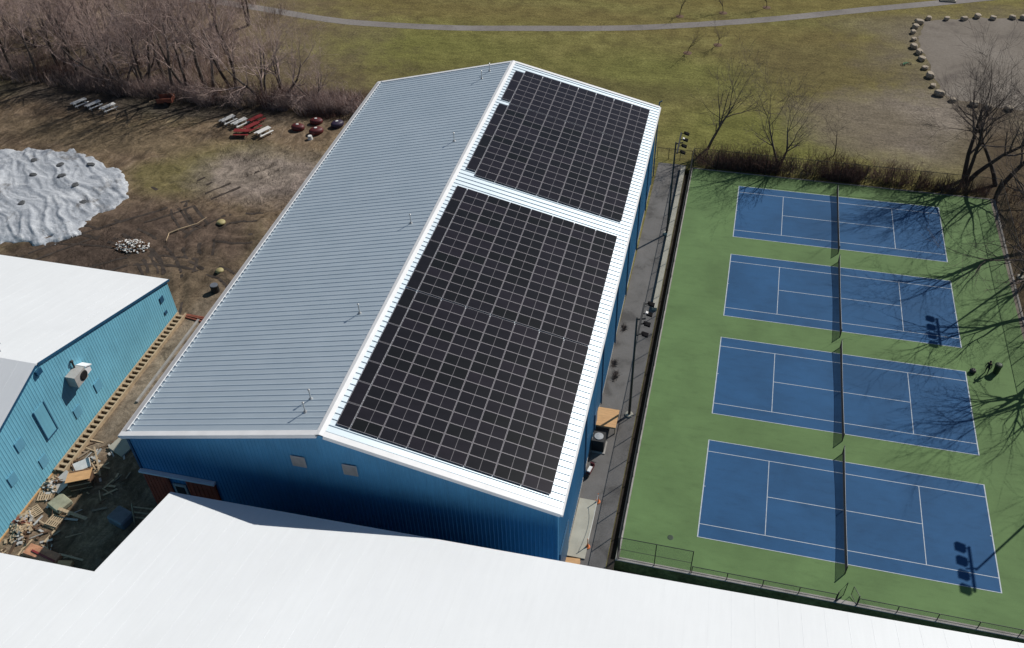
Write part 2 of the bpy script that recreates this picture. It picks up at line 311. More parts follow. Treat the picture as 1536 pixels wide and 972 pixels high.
# yard of churned dirt left of the big hall (height field)
x0, x1, y0, y1, st = -150.0, -45.6, -30.0, 63.0, 0.45
NX, NY = int((x1-x0)/st)+1, int((y1-y0)/st)+1
pv = []
for j in range(NY):
    for i in range(NX):
        x = x0+i*st; y = y0+j*st
        e = min((x-x0)/6, (x1-x)/3, (y-y0)/3, (y1-y)/5, 1.0)
        z = 0.14*fbm(x*0.09, y*0.09, 1.7) + 0.10*fbm(x*0.45, y*0.45, 5.1)
        sw = math.exp(-(((x+66)/13)**2+((y-32)/9)**2)); z += sw*0.22*fbm(x*0.7, y*0.7, 6)+rut(x, y)
        if x > -58.6 and y < 18: z *= 0.35
        pv.append((x, y, max(0.012, (0.16+z)*max(0.0, e))))
mb = MB(); mb.add(pv, [(j*NX+i, j*NX+i+1, (j+1)*NX+i+1, (j+1)*NX+i) for j in range(NY-1) for i in range(NX-1)])
struct(mb.build("dirt_yard", MAT['dirt'], smooth=True))
def yardz(x, y):
    fi = (x-x0)/st; fj = (y-y0)/st; i = int(fi); j = int(fj); u, v_ = fi-i, fj-j
    q = lambda a, c: pv[(j+c)*NX+i+a][2]
    return (q(0,0)*(1-u)+q(1,0)*u)*(1-v_)+(q(0,1)*(1-u)+q(1,1)*u)*v_
mb = MB()
for ln_ in WHEEL:
    pts = [(ln_[k][0]+(ln_[k+1][0]-ln_[k][0])*t, ln_[k][1]+(ln_[k+1][1]-ln_[k][1])*t) for k in range(len(ln_)-1) for t in (0,.33,.66)]
    for k in range(len(pts)-1):
        a = Vector(pts[k]); bq = Vector(pts[k+1])
        if not (-94 < a.x < -47 and 9 < a.y < 49) or fbm(a.x*.22, a.y*.22, 33) < -0.12: continue
        d = (bq-a).normalized(); n_ = Vector((-d.y, d.x)); w1 = .17+.10*fbm(a.x*.8, a.y*.8, 3); w2 = .17+.10*fbm(bq.x*.8, bq.y*.8, 3)
        P4 = [a-n_*w1, bq-n_*w2, bq+n_*w2, a+n_*w1]
        mb.add([(p.x, p.y, yardz(p.x, p.y)+0.03) for p in P4], [(0,1,2,3)])
struct(mb.build("tyre_tracks", MAT['mud']))
def sheet(name, outline, mat, z, jit=0.0, sub=6, seed=3):
    r = random.Random(seed); pts = []
    n = len(outline)
    for i in range(n):
        a = Vector(outline[i]); bb = Vector(outline[(i+1) % n]); pr_ = (bb-a).orthogonal().normalized()
        for k in range(sub):
            t = k/sub; p = a.lerp(bb, t); pts.append(p+pr_*jit*1.6*fbm(p.x*0.5, p.y*0.5, seed))
    bm = bmesh.new(); vv = [bm.verts.new((p.x, p.y, z)) for p in pts]; f = bm.faces.new(vv); bmesh.ops.triangulate(bm, faces=[f])
    bm.normal_update()
    for f in bm.faces:
        if f.normal.z < 0: f.normal_flip()
    me = bpy.data.meshes.new(name); bm.to_mesh(me); bm.free(); me.materials.append(mat)
    o = bpy.data.objects.new(name, me); C.objects.link(o); return struct(o)
sheet("gravel_ground", [(26.2,108.5),(25.2,103),(25,98),(25.8,94),(26.2,89),(26.6,84.5),(28.5,82.6),(33,81.2),(46,79.5),(72,79),(80,100),(70,114),(45,113),(36,111.5),(30,110.2)], MAT['gravel'], 0.012, 0.35, 9)
# park path
pp = [(-140,97),(-110,96.2),(-92.8,95.5),(-73.3,92.3),(-63.4,91.8),(-49.4,92.7),(-38.3,94.5),(-25.3,96.8),(-14.6,99.5),(1.3,105),(17.4,111.9),(32.7,118.2),(60,130),(120,156)]
mb = MB(); P = [Vector(p) for p in pp]; L = []
Q = []
for i in range(len(P)-1):
    for k in range(8):
        t = k/8; p0 = P[max(i-1,0)]; p1 = P[i]; p2 = P[i+1]; p3 = P[min(i+2,len(P)-1)]
        Q.append(0.5*((2*p1)+(p2-p0)*t+(2*p0-5*p1+4*p2-p3)*t*t+(3*p1-p0-3*p2+p3)*t**3))
for i, q in enumerate(Q):
    d = (Q[min(i+1,len(Q)-1)]-Q[max(i-1,0)]).normalized(); nn = Vector((-d.y, d.x)); hw = 1.02+0.1*fbm(q.x*0.5, 3.0)
    L += [(q.x-nn.x*hw, q.y-nn.y*hw, 0.016), (q.x+nn.x*hw, q.y+nn.y*hw, 0.016)]
mb.add(L, [(2*i, 2*i+2, 2*i+3, 2*i+1) for i in range(len(Q)-1)]); struct(mb.build("park_path", MAT['path']))
# alley between the hall and the courts
mb = MB(); mb.box(-10.55, -6.96, -14, 57.6, -0.05, 0.012); struct(mb.build("alley_pavement", MAT['alley']))
mb = MB(); mb.add([(-6.3,-14,-1.28),(80,-14,-1.28),(80,-3.77,-1.28),(-6.3,-3.77,-1.28)], [(0,1,2,3)]); struct(mb.build("sunken_strip", MAT['shade_soil']))  # pit floor, its deep shadow put into the dark colour
mb = MB(); mb.add([(-6.93,-3.7,-0.53),(-6.37,-3.7,-0.53),(-6.37,56.5,-0.53),(-6.93,56.5,-0.53)], [(0,1,2,3)]); mb.add([(-6.95,-3.74,0.016),(-6.31,-3.74,0.016),(-6.31,-3.70,0.016),(-6.95,-3.70,0.016)],[(0,1,2,3)]); struct(mb.build("added_shade_ditch", MAT['shade_soil']))  # made-up ditch for the dark band, floor coloured as shade
mb = MB(); mb.add([(-6.9,-14,0.014),(-6.31,-14,0.014),(-6.31,-3.76,0.014),(-6.9,-3.76,0.014)], [(0,1,2,3)]); struct(mb.build("painted_shade_strip", MAT['shade_soil']))  # dark sheet standing in for the fence's shade on the ground
# drop behind the court and court slab
mb = MB(); mb.box(-6.02, 29.9, -3.40, 56.9, -1.2, 0.05); struct(mb.build("court_pavement", MAT['green']))
mb = MB(); mb.box(-6.30, -6.025, -3.75, 57.1, -1.3, 0.075); struct(mb.build("side_kerb", MAT['concrete']))
mb = MB(); mb.box(-6.02, 30.6, -3.74, -3.405, -0.10, 0.09); struct(mb.build("front_kerb", MAT['concrete']))
mb = MB(); mb.box(-6.02, 30.6, -3.72, -3.41, -1.35, -0.11); struct(mb.build("shade_painted_bank", MAT['shade_soil']))  # face below the kerb, its shade painted in as near-black
mb = MB(); mb.box(30.25, 30.45, -3.40, 57.1, -0.3, 0.10); struct(mb.build("far_side_kerb", MAT['concrete']))
mb = MB(); mb.box(-6.02, 30.2, 56.91, 57.1, -0.3, 0.10); struct(mb.build("back_kerb", MAT['concrete']))
mb = MB(); mb.box(29.905, 30.245, -3.40, 56.9, -0.3, 0.03); struct(mb.build("gravel_strip", MAT['gravel']))

# ------------------------------------------------------------------ tennis courts (painted on the slab)
CL, CW = 23.77, 10.97
YC = [0.0, 14.31, 28.68, 43.03]
for yc in YC:
    mb = MB(); z = 0.056; mb.add([(0,yc,z),(CL,yc,z),(CL,yc+CW,z),(0,yc+CW,z)], [(0,1,2,3)])
    struct(mb.build("tennis_court", MAT['blue']))
    mb = MB(); z = 0.061; t = 0.06
    def ln(xa, xb, ya, yb): mb.add([(xa,ya,z),(xb,ya,z),(xb,yb,z),(xa,yb,z)], [(0,1,2,3)])
    ya, yb = yc, yc+CW; sa, sb = yc+1.37, yc+CW-1.37; s0, s1 = CL/2-6.40, CL/2+6.40; ym = yc+CW/2
    ln(0, t*1.5, ya, yb); ln(CL-t*1.5, CL, ya, yb)                 # base lines
    ln(t*1.5, CL-t*1.5, ya, ya+t); ln(t*1.5, CL-t*1.5, yb-t, yb)     # doubles side lines
    ln(t*1.5, CL-t*1.5, sa, sa+t); ln(t*1.5, CL-t*1.5, sb-t, sb)     # singles side lines
    ln(s0, s0+t, sa+t, sb-t); ln(s1-t, s1, sa+t, sb-t)               # service lines
    ln(s0+t, s1-t, ym-t/2, ym+t/2)                                   # centre service line
    ln(t*1.5, t*1.5+0.12, ym-t/2, ym+t/2); ln(CL-t*1.5-0.12, CL-t*1.5, ym-t/2, ym+t/2)
    struct(mb.build("court_lines", MAT['line']))
# nets
NETL = ["tennis net on the nearest blue court, closest to the white roof", "tennis net across the second court from the front fence",
        "tennis net across the third court, between two nets", "tennis net across the farthest court, beside the dry hedge"]
for yc, lab in zip(YC, NETL):
    x = CL/2; ya, yb = yc-0.91, yc+CW+0.91
    t = thing("tennis_net", lab, "net", (x, yc+CW/2, 0.06), 0, "nets across the tennis courts")
    def lz(yy): u = (yy-(yc+CW/2))/(CW/2+0.91); return 0.90+0.17*u*u
    h = CW/2+0.91
    for sgn in (-1, 1):
        p = MB(); p.tube([(0, sgn*h, 0), (0, sgn*h, 1.09)], 0.05, 8); p.build("post", MAT['black_metal'], t)
    n_ = MB(); ns = 40; yy = [-h+2*h*i/ns for i in range(ns+1)]
    for k in range(11):                                             # netting: strings both ways
        for i in range(ns):
            a, bb = yy[i], yy[i+1]; z0 = (0.04+(lz(a+yc+CW/2)-0.09)*k/10); z1 = (0.04+(lz(bb+yc+CW/2)-0.09)*k/10)
            n_.bar((0, a, z0), (0, bb, z1), 0.02)
    for i in range(110):
        a = -h+2*h*(i+0.5)/110; n_.bar((0, a, 0.03), (0, a, lz(a+yc+CW/2)-0.04), 0.016)
    n_.build("netting", MAT['netmesh'], t)
    bnd = MB()
    for i in range(ns): bnd.bar((0, yy[i], lz(yy[i]+yc+CW/2)-0.03), (0, yy[i+1], lz(yy[i+1]+yc+CW/2)-0.03), 0.05, w=0.014)
    bnd.build("headband", MAT['white'], t)
    c_ = MB(); c_.bar((0, 0, 0), (0, 0, 0.86), 0.05, w=0.02); c_.build("centre_strap", MAT['white'], t)

# ------------------------------------------------------------------ MAIN HALL
TH = 0.009; HX, HY, HW, HL, HE, HR = -9.995, -8.205, 35.579, 60.231, 11.05, 4.352
hall = thing("sports_hall", "long blue steel hall whose roof carries the solar panels", "building", (HX, HY, 0), TH)
# local frame: x leftwards negative; u = -x along the width, y along the length
half = HW/2; slope = HR/half; ov = 0.35
def roofpt(u, y, lift=0.0):                                          # u from the right eave, both slopes
    z = HE + (u if u <= half else HW-u)*slope
    n_ = Vector((slope, 0, 1)).normalized() if u <= half else Vector((-slope, 0, 1)).normalized()
    return Vector((-u, y, z)) + n_*lift
def ribbed_roof(ua, ub, name, rh):
    mb = MB(); prof = []; pitch = 0.613; nr = int(HL/pitch); pitch = HL/nr
    for i in range(nr):
        y = i*pitch
        prof += [(y, 0.0), (y+pitch*0.74, 0.0), (y+pitch*0.79, rh), (y+pitch*0.91, rh)]
    prof.append((HL, 0.0))
    vs = []
    for u in (ua, ub):
        for y, l in prof: vs.append(roofpt(u, y, l) if u != half else Vector((-u, y, HE+HR+l)))
    n_ = len(prof); fs = [(i, i+1, n_+i+1, n_+i) for i in range(n_-1)]
    if ua > ub: fs = [tuple(reversed(f)) for f in fs]
    mb.add(vs, fs); return mb.build(name, MAT['galv'], hall)
ribbed_roof(0.0, half, "roof_slope", 0.070); ribbed_roof(HW, half, "roof_slope", 0.042)
# underside
mb = MB(); mb.add([roofpt(0.03,0.03,-0.12), roofpt(half,0.03,-0.12), roofpt(half,HL-0.03,-0.12), roofpt(0.03,HL-0.03,-0.12)], [(0,1,2,3)])
mb.add([roofpt(HW-0.03,0.03,-0.12), roofpt(half,0.03,-0.12), roofpt(half,HL-0.03,-0.12), roofpt(HW-0.03,HL-0.03,-0.12)], [(3,2,1,0)]); mb.build("roof_deck", MAT['grey_metal'], hall)
mb = MB()
for sgn in (1, -1):
    ua, ub = half-sgn*0.30, half
    q0 = [roofpt(ua, 0-0.03, 0.075), roofpt(ua, HL+0.03, 0.075), Vector((-half, HL+0.03, HE+HR+0.10)), Vector((-half, -0.03, HE+HR+0.10))]
    q1 = [p-Vector((0,0,0.03)) for p in q0]; mb.add(q0+q1, [(0,1,2,3) if sgn < 0 else (3,2,1,0), (4,5,6,7), (0,4,5,1), (1,5,6,2), (3,7,4,0)])
mb.build("ridge_cap", MAT['white_metal'], hall)
def rake(y0_, y1_, ua, ub, mat):
    mb = MB(); a = [roofpt(ua,y0_,0.08), roofpt(ub,y0_,0.08), roofpt(ub,y1_,0.08), roofpt(ua,y1_,0.08)]
    bt = [roofpt(ua,y0_,-0.28), roofpt(ub,y0_,-0.28), roofpt(ub,y1_,-0.28), roofpt(ua,y1_,-0.28)]
    mb.add(a+bt, [(0,1,2,3),(7,6,5,4),(0,4,5,1),(1,5,6,2),(2,6,7,3),(3,7,4,0)]); return mb.build("rake_trim", mat, hall)
for ua, ub in ((0.0, half-0.31), (HW, half+0.31)):
    rake(-0.06, 0.42, ua, ub, MAT['white_metal']); rake(HL-0.30, HL+0.06, ua, ub, MAT['white_metal'])
# eave trims and gutters
mb = MB(); mb.box(-0.02, 0.16, -0.02, HL+0.02, HE-0.24, HE-0.03); mb.build("gutter", MAT['white_metal'], hall)
mb = MB(); mb.box(-HW-0.16, -HW+0.02, -0.02, HL+0.02, HE-0.24, HE-0.03); mb.build("gutter", MAT['grey_metal'], hall)
mb = MB(); q = [roofpt(HW, 0.45, 0.065), roofpt(HW-0.42, 0.45, 0.065), roofpt(HW-0.42, HL-0.32, 0.065), roofpt(HW, HL-0.32, 0.065)]
q2 = [p-Vector((0,0,0.05)) for p in q]; mb.add(q+q2, [(3,2,1,0),(4,5,6,7),(0,1,5,4),(1,2,6,5),(2,3,7,6),(3,0,4,7)]); mb.build("eave_trim", MAT['grey_metal'], hall)
mb = MB(); mb.bar(roofpt(HW-0.55, 0.5, 0.16), roofpt(HW-0.55, HL-0.4, 0.16), 0.055)
for i in range(98): mb.obox(roofpt(HW-0.62, 0.6+i*0.613, 0.09), 0.22, 0.06, 0.12)
mb.build("snow_guard", MAT['white_metal'], hall)
# ribbed walls
def ribwall(mb, a, b, ztop, z0=0.0, pitch=0.32, depth=0.035, flip=False):
    a = Vector(a); b = Vector(b); d = b-a; Ln = d.length; d.normalize(); nn = Vector((d.y, -d.x))
    n_ = max(1, int(Ln/pitch)); pt = Ln/n_; prof = []
    for i in range(n_):
        s = i*pt; prof += [(s, 0), (s+pt*0.55, 0), (s+pt*0.66, depth), (s+pt*0.88, depth)]
    prof.append((Ln, 0)); vs = []
    for s, o in prof:
        p = a+d*s+nn*o; vs.append((p.x, p.y, z0)); vs.append((p.x, p.y, ztop(p.x, p.y)))
    fs = [(2*i, 2*i+2, 2*i+3, 2*i+1) for i in range(len(prof)-1)]
    mb.add(vs, fs)
wt = lambda x, y: HE + (min(-x, HW+x))*slope - 0.20
for a, b in (((-HW+ov, ov), (-ov, ov)), ((-ov, ov), (-ov, HL-ov)), ((-ov, HL-ov), (-HW+ov, HL-ov)), ((-HW+ov, HL-ov), (-HW+ov, ov))):
    mb = MB(); ribwall(mb, a, b, wt); mb.build("wall", MAT['blue_siding'], hall)
mb = MB(); mb.box(-HW+ov-0.05, -ov+0.05, ov-0.05, HL-ov+0.05, -0.2, 0.35); mb.build("plinth", MAT['concrete'], hall)
for cx_, cy_ in ((-ov, ov), (-HW+ov, ov), (-ov, HL-ov), (-HW+ov, HL-ov)):
    mb = MB(); mb.box(cx_-0.10, cx_+0.10, cy_-0.10, cy_+0.10, 0.36, HE-0.26); mb.build("corner_trim", MAT['dark_blue'] if cx_ < -5 else MAT['blue_siding'], hall)
for yw in (4.3, 13.3, 22.0, 29.8, 38.1, 46.2, 54.0):                  # downspouts on the alley side
    y = yw-HY; mb = MB(); mb.bar((-ov+0.10, y, 0.1), (-ov+0.10, y, HE-0.45), 0.13); mb.bar((-ov+0.10, y, HE-0.47), (0.06, y, HE-0.2), 0.11); mb.build("downspout", MAT['dark_blue'], hall)
# louvred vents on the near gable
for xc, zc in ((-30.27, 11.5), (-26.1, 11.55)):
    mb = MB(); x = xc-HX; y = ov-0.07
    mb.box(x-0.58, x+0.58, y-0.06, y-0.02, zc-0.58, zc+0.58, 0)
    f = mb.build("louvre_vent", MAT['grey_metal'], hall)
    mb = MB()
    for k in range(9): mb.obox((x, y-0.085, zc-0.48+k*0.12), 1.06, 0.09, 0.03, Matrix.Rotation(R(35), 3, 'X'))
    mb.build("louvre_blades", MAT['greybox'], f)
# sliding red door with its white track
mb = MB(); xa, xb = -45.3-HX, -38.5-HX
mb.box(xa, xb, ov-0.42, ov-0.05, 6.62, 6.82); door = mb.build("door_track", MAT['white_metal'], hall)
for (a_, b_) in ((-45.2, -42.9), (-41.3, -38.6)):
    mb = MB(); mb.box(a_-HX, b_-HX, ov-0.20, ov-0.09, 0.4, 6.4)
    for k in range(7): mb.box(a_-HX+0.1+k*(b_-a_-0.3)/6, a_-HX+0.2+k*(b_-a_-0.3)/6, ov-0.24, ov-0.203, 0.45, 6.35)
    mb.build("sliding_door", MAT['redorange'], hall)
mb = MB(); mb.box(-42.7-HX, -41.5-HX, ov-0.18, ov-0.09, 3.6, 5.6, 0); mb.box(-42.5-HX, -41.7-HX, ov-0.22, ov-0.183, 4.2, 5.3, 1); mb.build("window", [MAT['greybox'], MAT['black']], hall)
mb = MB(); mb.box(-0.30, -0.20, 1.2, 4.6, 0.3, 4.2); mb.build("roller_door", MAT['dark_blue'], hall)
mb = MB(); mb.box(-0.30, -0.20, 17.6, 18.7, 0.3, 2.6); mb.build("door", MAT['dark_blue'], hall)
# vent pipes through the left slope
for s_, y_ in ((16.08,2.34),(15.95,3.7),(16.12,13.76),(16.33,26.85),(16.15,42.0),(15.73,58.4),(15.23,56.6)):
    u = HW-s_*math.cos(math.atan(slope)); p = roofpt(u, y_); mb = MB()
    mb.tube([p-Vector((0,0,0.1)), p+Vector((0,0,0.95))], 0.05, 8); mb.lathe((p.x, p.y, p.z+0.95), [(0.08,0),(0.10,0.07),(0.02,0.12)], 8); mb.lathe((p.x, p.y, p.z-0.05), [(0.20,-0.05),(0.16,0.10),(0.06,0.2)], 8)
    mb.build("vent_pipe", MAT['steel'], hall)

# ------------------------------------------------------------------ SOLAR PANELS
SL = math.hypot(half, HR)
PLx, PLy = 2.162, 1.117
def panel_mesh(lx, ly, name, cross=True):
    mb = MB(); f = 0.028; h = 0.035
    mb.box(-lx/2, lx/2, -ly/2, ly/2, 0, h, 0)
    z = h+0.003; mb.add([(-lx/2+f,-ly/2+f,z),(lx/2-f,-ly/2+f,z),(lx/2-f,ly/2-f,z),(-lx/2+f,ly/2-f,z)], [(0,1,2,3)], 1)
    z += 0.003; t = 0.017
    if cross: mb.add([(-t,-ly/2+f,z),(t,-ly/2+f,z),(t,ly/2-f,z),(-t,ly/2-f,z)], [(0,1,2,3)], 2)
    return mb.mesh(name, [MAT['frame'], MAT['cell'], MAT['busbar']])
pm = panel_mesh(PLx, PLy, "solar_panel"); pm2 = panel_mesh(1.03, 2.20, "solar_panel_ridge", False)
hallM = Matrix.Translation((HX, HY, 0)) @ Matrix.Rotation(TH, 4, 'Z')
tilt = math.atan(slope)
def panel_matrix(s, y):                                               # s up the slope from the right eave
    p = roofpt(s*math.cos(tilt), y, 0.15); return hallM @ Matrix.Translation(p) @ Matrix.Rotation(tilt, 4, 'Y')
MB_rest = MB()
def add_panel(me, s, y, label, grp):
    o = bpy.data.objects.new("solar_panel", me); C.objects.link(o); o.matrix_world = panel_matrix(s, y)
    tag(o, label, "solar panel", grp)
def rest_panel(me, s, y):
    Mx = panel_matrix(s, y); vs = [Mx @ vv.co for vv in me.vertices]
    o = len(MB_rest.v); MB_rest.v += [tuple(p) for p in vs]
    for pl in me.polygons: MB_rest.f.append(tuple(i+o for i in pl.vertices)); MB_rest.m.append(pl.material_index)
RP = 1.134; CP = PLx+0.038
S0 = 1.05
for r in range(28):
    y = 1.28+RP*(r+0.5)+(0.17 if r >= 14 else 0)
    for c in range(7):
        add_panel(pm, S0+CP*(c+0.5), y, "solar panel, large array, %s row from near gable, %s column from the ridge" % (ORD[r], ORD[6-c]), "solar panels of the large near array")
for r in range(14):
    y = 1.28+2*RP*(r+0.5)+(0.17 if r >= 7 else 0)
    add_panel(pm2, S0+CP*7+0.02+0.53, y, "lengthwise solar panel along the ridge, large array, %s from near gable" % ORD[r], "ridge-edge panels of the large near array")
for r in range(20):
    y = 35.75+RP*(r+0.5)+(0.14 if r >= 13 else 0)
    for c in range(7):
        if r < 12: add_panel(pm, S0+CP*(c+0.5), y, "solar panel, smaller far array, %s row from its near edge, %s column from ridge" % (ORD[r], ORD[6-c]), "solar panels of the smaller far array")
        else: rest_panel(pm, S0+CP*(c+0.5), y)
for r in range(9):
    y = 36.4+2.262*(r+0.5)+(1.15 if r >= 6 else 0)
    if r < 6: add_panel(pm2, S0+CP*7+0.02+0.53, y, "lengthwise solar panel along the ridge, smaller far array, %s from its near edge" % ORD[r], "ridge-edge panels of the smaller far array")
    else: rest_panel(pm2, S0+CP*7+0.02+0.53, y)
o = MB_rest.build("solar_panels", [MAT['frame'], MAT['cell'], MAT['busbar']])
tag(o, "farthest rows of black solar panels at the far gable end", "solar panels", None, "stuff")

# ------------------------------------------------------------------ FOREGROUND WHITE-ROOFED BUILDING
fgb = thing("white_roofed_building", "broad building with plain white pitched roof filling the photo's bottom edge", "building", (-39.75, -11.67, 0), 0.021)
def fgz(y): return 9.52 - 0.30*y if y > -24 else 9.52+7.2+0.30*(y+24)    # local y (negative is uphill)
mb = MB(); X1 = 84.0
def slopequad(mb, xa, xb, ya, yb):
    t = 0.14; a = [(xa,ya,fgz(ya)),(xb,ya,fgz(ya)),(xb,yb,fgz(yb)),(xa,yb,fgz(yb))]; bt = [(p[0],p[1],p[2]-t) for p in a]
    mb.add(a+bt, [(3,2,1,0),(4,5,6,7),(0,1,5,4),(1,2,6,5),(2,3,7,6),(3,0,4,7)])
P6 = [(0,0),(X1,0),(X1,-24),(-60,-24),(-60,-8.93),(0,-8.93)]
a = [(x,y,fgz(y)) for x, y in P6]; bt = [(x,y,fgz(y)-0.14) for x, y in P6]
mb.add(a+bt, [(0,5,2,1),(5,4,3,2),(6,7,8,11),(11,8,9,10)]+[(k,(k+1)%6,(k+1)%6+6,k+6) for k in range(6)])
slopequad(mb, -60, X1, -24.001, -48)
for i in range(int((X1+60)/1.5)):
    x = -59.8+i*1.5
    ya = -0.03 if x > 0.03 else -8.98
    mb.bar((x, ya, fgz(ya)+0.001), (x, -23.98, fgz(-23.98)+0.001), 0.010, w=0.05)
mb.build("roof", MAT['white_roof'], fgb)
mb = MB(); mb.box(0.0, X1, 0.0, 0.05, 9.30, 9.50); mb.box(-60, -0.02, -8.93, -8.88, fgz(-8.93)-0.22, fgz(-8.93)-0.02); mb.build("eave_trim", MAT['white_metal'], fgb)
mb = MB()
ribwall(mb, (X1-0.3, -0.3), (0.3, -0.3), lambda x, y: fgz(min(y,0))-0.15, -1.6); ribwall(mb, (0.3, -0.3), (0.3, -9.2), lambda x, y: fgz(y)-0.15, -1.6)
ribwall(mb, (0.3, -9.2), (-59.7, -9.2), lambda x, y: fgz(y)-0.15, -0.2); ribwall(mb, (-59.7, -47.7), (X1-0.3, -47.7), lambda x, y: fgz(y)-0.15, -1.6)
for xx in (-59.7, X1-0.3): mb.add([(xx,-9.2 if xx < 0 else -0.3,-1.6),(xx,-47.7,-1.6),(xx,-47.7,fgz(-47.7)-.15),(xx,-24,fgz(-24)-.15),(xx,-9.2 if xx < 0 else -0.3, fgz(-9.2 if xx < 0 else -0.3)-.15)], [(0,1,2,3,4)])
mb.build("wall", MAT['blue_siding'], fgb)

# ------------------------------------------------------------------ LEFT CYAN BUILDING
lb = thing("cyan_gabled_building", "cyan corrugated building with white gable roof at the photo's left edge", "building", (-57.9, -2.4, 0), 0.0)
LH, LP, LZ = 19.0, 0.305, 10.62                                          # half width, pitch, ridge height
lz_ = lambda x, y: LZ-abs(y)*LP-0.10
mb = MB(); ribwall(mb, (0, -LH), (0, LH), lz_, -0.2, 0.33, 0.018); mb.build("gable_wall", MAT['cyan_siding'], lb)
mb = MB(); ribwall(mb, (0, LH), (-52, LH), lz_, -0.2, 0.33, 0.018); ribwall(mb, (-52, -LH), (0, -LH), lz_, -0.2, 0.33, 0.018); ribwall(mb, (-52, LH), (-52, -LH), lz_, -0.2, 0.33, 0.018); mb.build("side_walls", MAT['cyan_siding'], lb)
for sgn in (1, -1):
    mb = MB(); a = [(0.15,0,LZ),(0.15,sgn*(LH+0.25),LZ-(LH+0.25)*LP),(-52.3,sgn*(LH+0.25),LZ-(LH+0.25)*LP),(-52.3,0,LZ)]; bt = [(p[0],p[1],p[2]-0.12) for p in a]
    fs = [(0,1,2,3),(7,6,5,4),(0,4,5,1),(1,5,6,2),(2,6,7,3)]
    mb.add(a+bt, fs if sgn > 0 else [tuple(reversed(f)) for f in fs])
    for i in range(34): mb.bar((-0.1-i*1.5, sgn*0.05, LZ-0.05*LP+0.001), (-0.1-i*1.5, sgn*(LH+0.2), LZ-(LH+0.2)*LP+0.001), 0.010, w=0.05)
    mb.build("roof_slope", MAT['white_roof'], lb)
    mb = MB(); mb.bar((0.18, sgn*0.12, LZ-0.12*LP-0.1), (0.18, sgn*(LH+0.25), LZ-(LH+0.25)*LP-0.1), 0.22, w=0.05); mb.build("rake_trim", MAT['dark_blue'], lb)
def ly(y): return y+2.4
mb = MB(); ya, yb, za, zb = ly(-5.0), ly(-3.5), 3.4, 7.0                   # loading door outline
mb.box(0.05, 0.13, ya, ya+0.10, za, zb); mb.box(0.05, 0.13, yb-0.10, yb, za, zb); mb.box(0.05, 0.13, ya+0.10, yb-0.10, za, za+0.10); mb.build("door_frame", MAT['dark_blue'], lb)
mb = MB(); mb.box(0.05, 0.09, ya+0.11, yb-0.11, za+0.11, zb); mb.build("door_leaf", MAT['cyan_siding'], lb)
mb = MB(); mb.box(0.05, 0.30, ly(-2.9), ly(-2.25), 9.55, 10.05); mb.build("ridge_vent", MAT['dark_blue'], lb)
mb = MB(); mb.box(0.05, 0.12, ly(14.6), ly(15.2), 3.2, 3.9); mb.box(0.05, 0.12, ly(14.6), ly(15.0), 1.6, 2.0); mb.build("wall_plate", MAT['dark_blue'], lb)
mb = MB(); mb.box(0.05, 1.05, ly(-0.3), ly(1.25), 5.7, 6.9); hood = mb.build("exhaust_unit", MAT['greybox'], lb)
mb = MB(); mb.lathe((0,0,0), [(0.42,0),(0.48,0.06),(0.40,0.10)], 16); fo = mb.build("fan_opening", MAT['black'], hood); fo.location = (1.06, ly(0.8), 6.3); fo.rotation_euler = (0, R(90), 0)
mb = MB(); mb.obox((0.55, ly(1.75), 6.6), 1.0, 0.9, 0.10, Matrix.Rotation(R(-28), 3, 'X')); mb.obox((0.95, ly(1.6), 6.2), 0.06, 0.7, 0.7); mb.build("hood", MAT['white_metal'], hood)
mb = MB(); mb.tube([(0.2, ly(1.0), 6.9), (0.2, ly(1.0), 7.6)], 0.09, 8); mb.lathe((0.2, ly(1.0), 7.6), [(0.16,0),(0.16,0.12),(0.02,0.2)], 8); mb.build("flue", MAT['black_metal'], hood)
mb = MB(); mb.tube([(-4.3, 0.9, LZ-0.3), (-4.3, 0.9, LZ+0.75), (-4.15, 0.9, LZ+0.95), (-3.9, 0.9, LZ+0.95), (-3.85, 0.9, LZ+0.75)], 0.08, 8); mb.build("vent_pipe", MAT['steel'], lb)
pmat = siding("patched_cyan_siding", (0.125, 0.345, 0.48))
for y_, z_ in ((-8.0,5.2),(-10.2,3.2),(2.2,2.3),(-1.2,2.2),(-6.8,1.6)):
    mb = MB(); mb.box(0.05, 0.10, ly(y_), ly(y_)+0.9, z_, z_+1.1); mb.build("patch_panel", pmat, lb)
mb = MB(); mb.box(-0.05, 0.12, -LH, LH, -0.2, 0.28); mb.build("base_board", MAT['ply'], lb)
# timber framing laid along the gable foot
tf = thing("timber_walkway", "long ladder-like pale timber framework lying at the foot of cyan gable wall", "walkway", (-57.3, 5.2, 0.15))
for x in (-0.38, 0.55):
    mb = MB(); mb.box(x-0.07, x+0.07, -11.2, 11.2, 0, 0.42); mb.build("beam", MAT['lumber'], tf)
for i in range(36):
    mb = MB(); y = -11.0+i*0.62; mb.box(-0.30, 0.47, y-0.12, y+0.12, 0.14, 0.36); mb.build("joist", MAT['lumber'], tf)
mb = MB(); mb.box(-0.36, 0.52, -11.1, 11.1, 0.0, 0.05); mb.build("base_sheet", MAT['brownwood'], tf)
mb = MB(); mb.box(-55.15, -54.9, 3.5, 16.0, 0.0, 0.35); tag(mb.build("concrete_edging", MAT['concrete']), "narrow concrete edging strip in the gap beside the timber framework", "kerb")

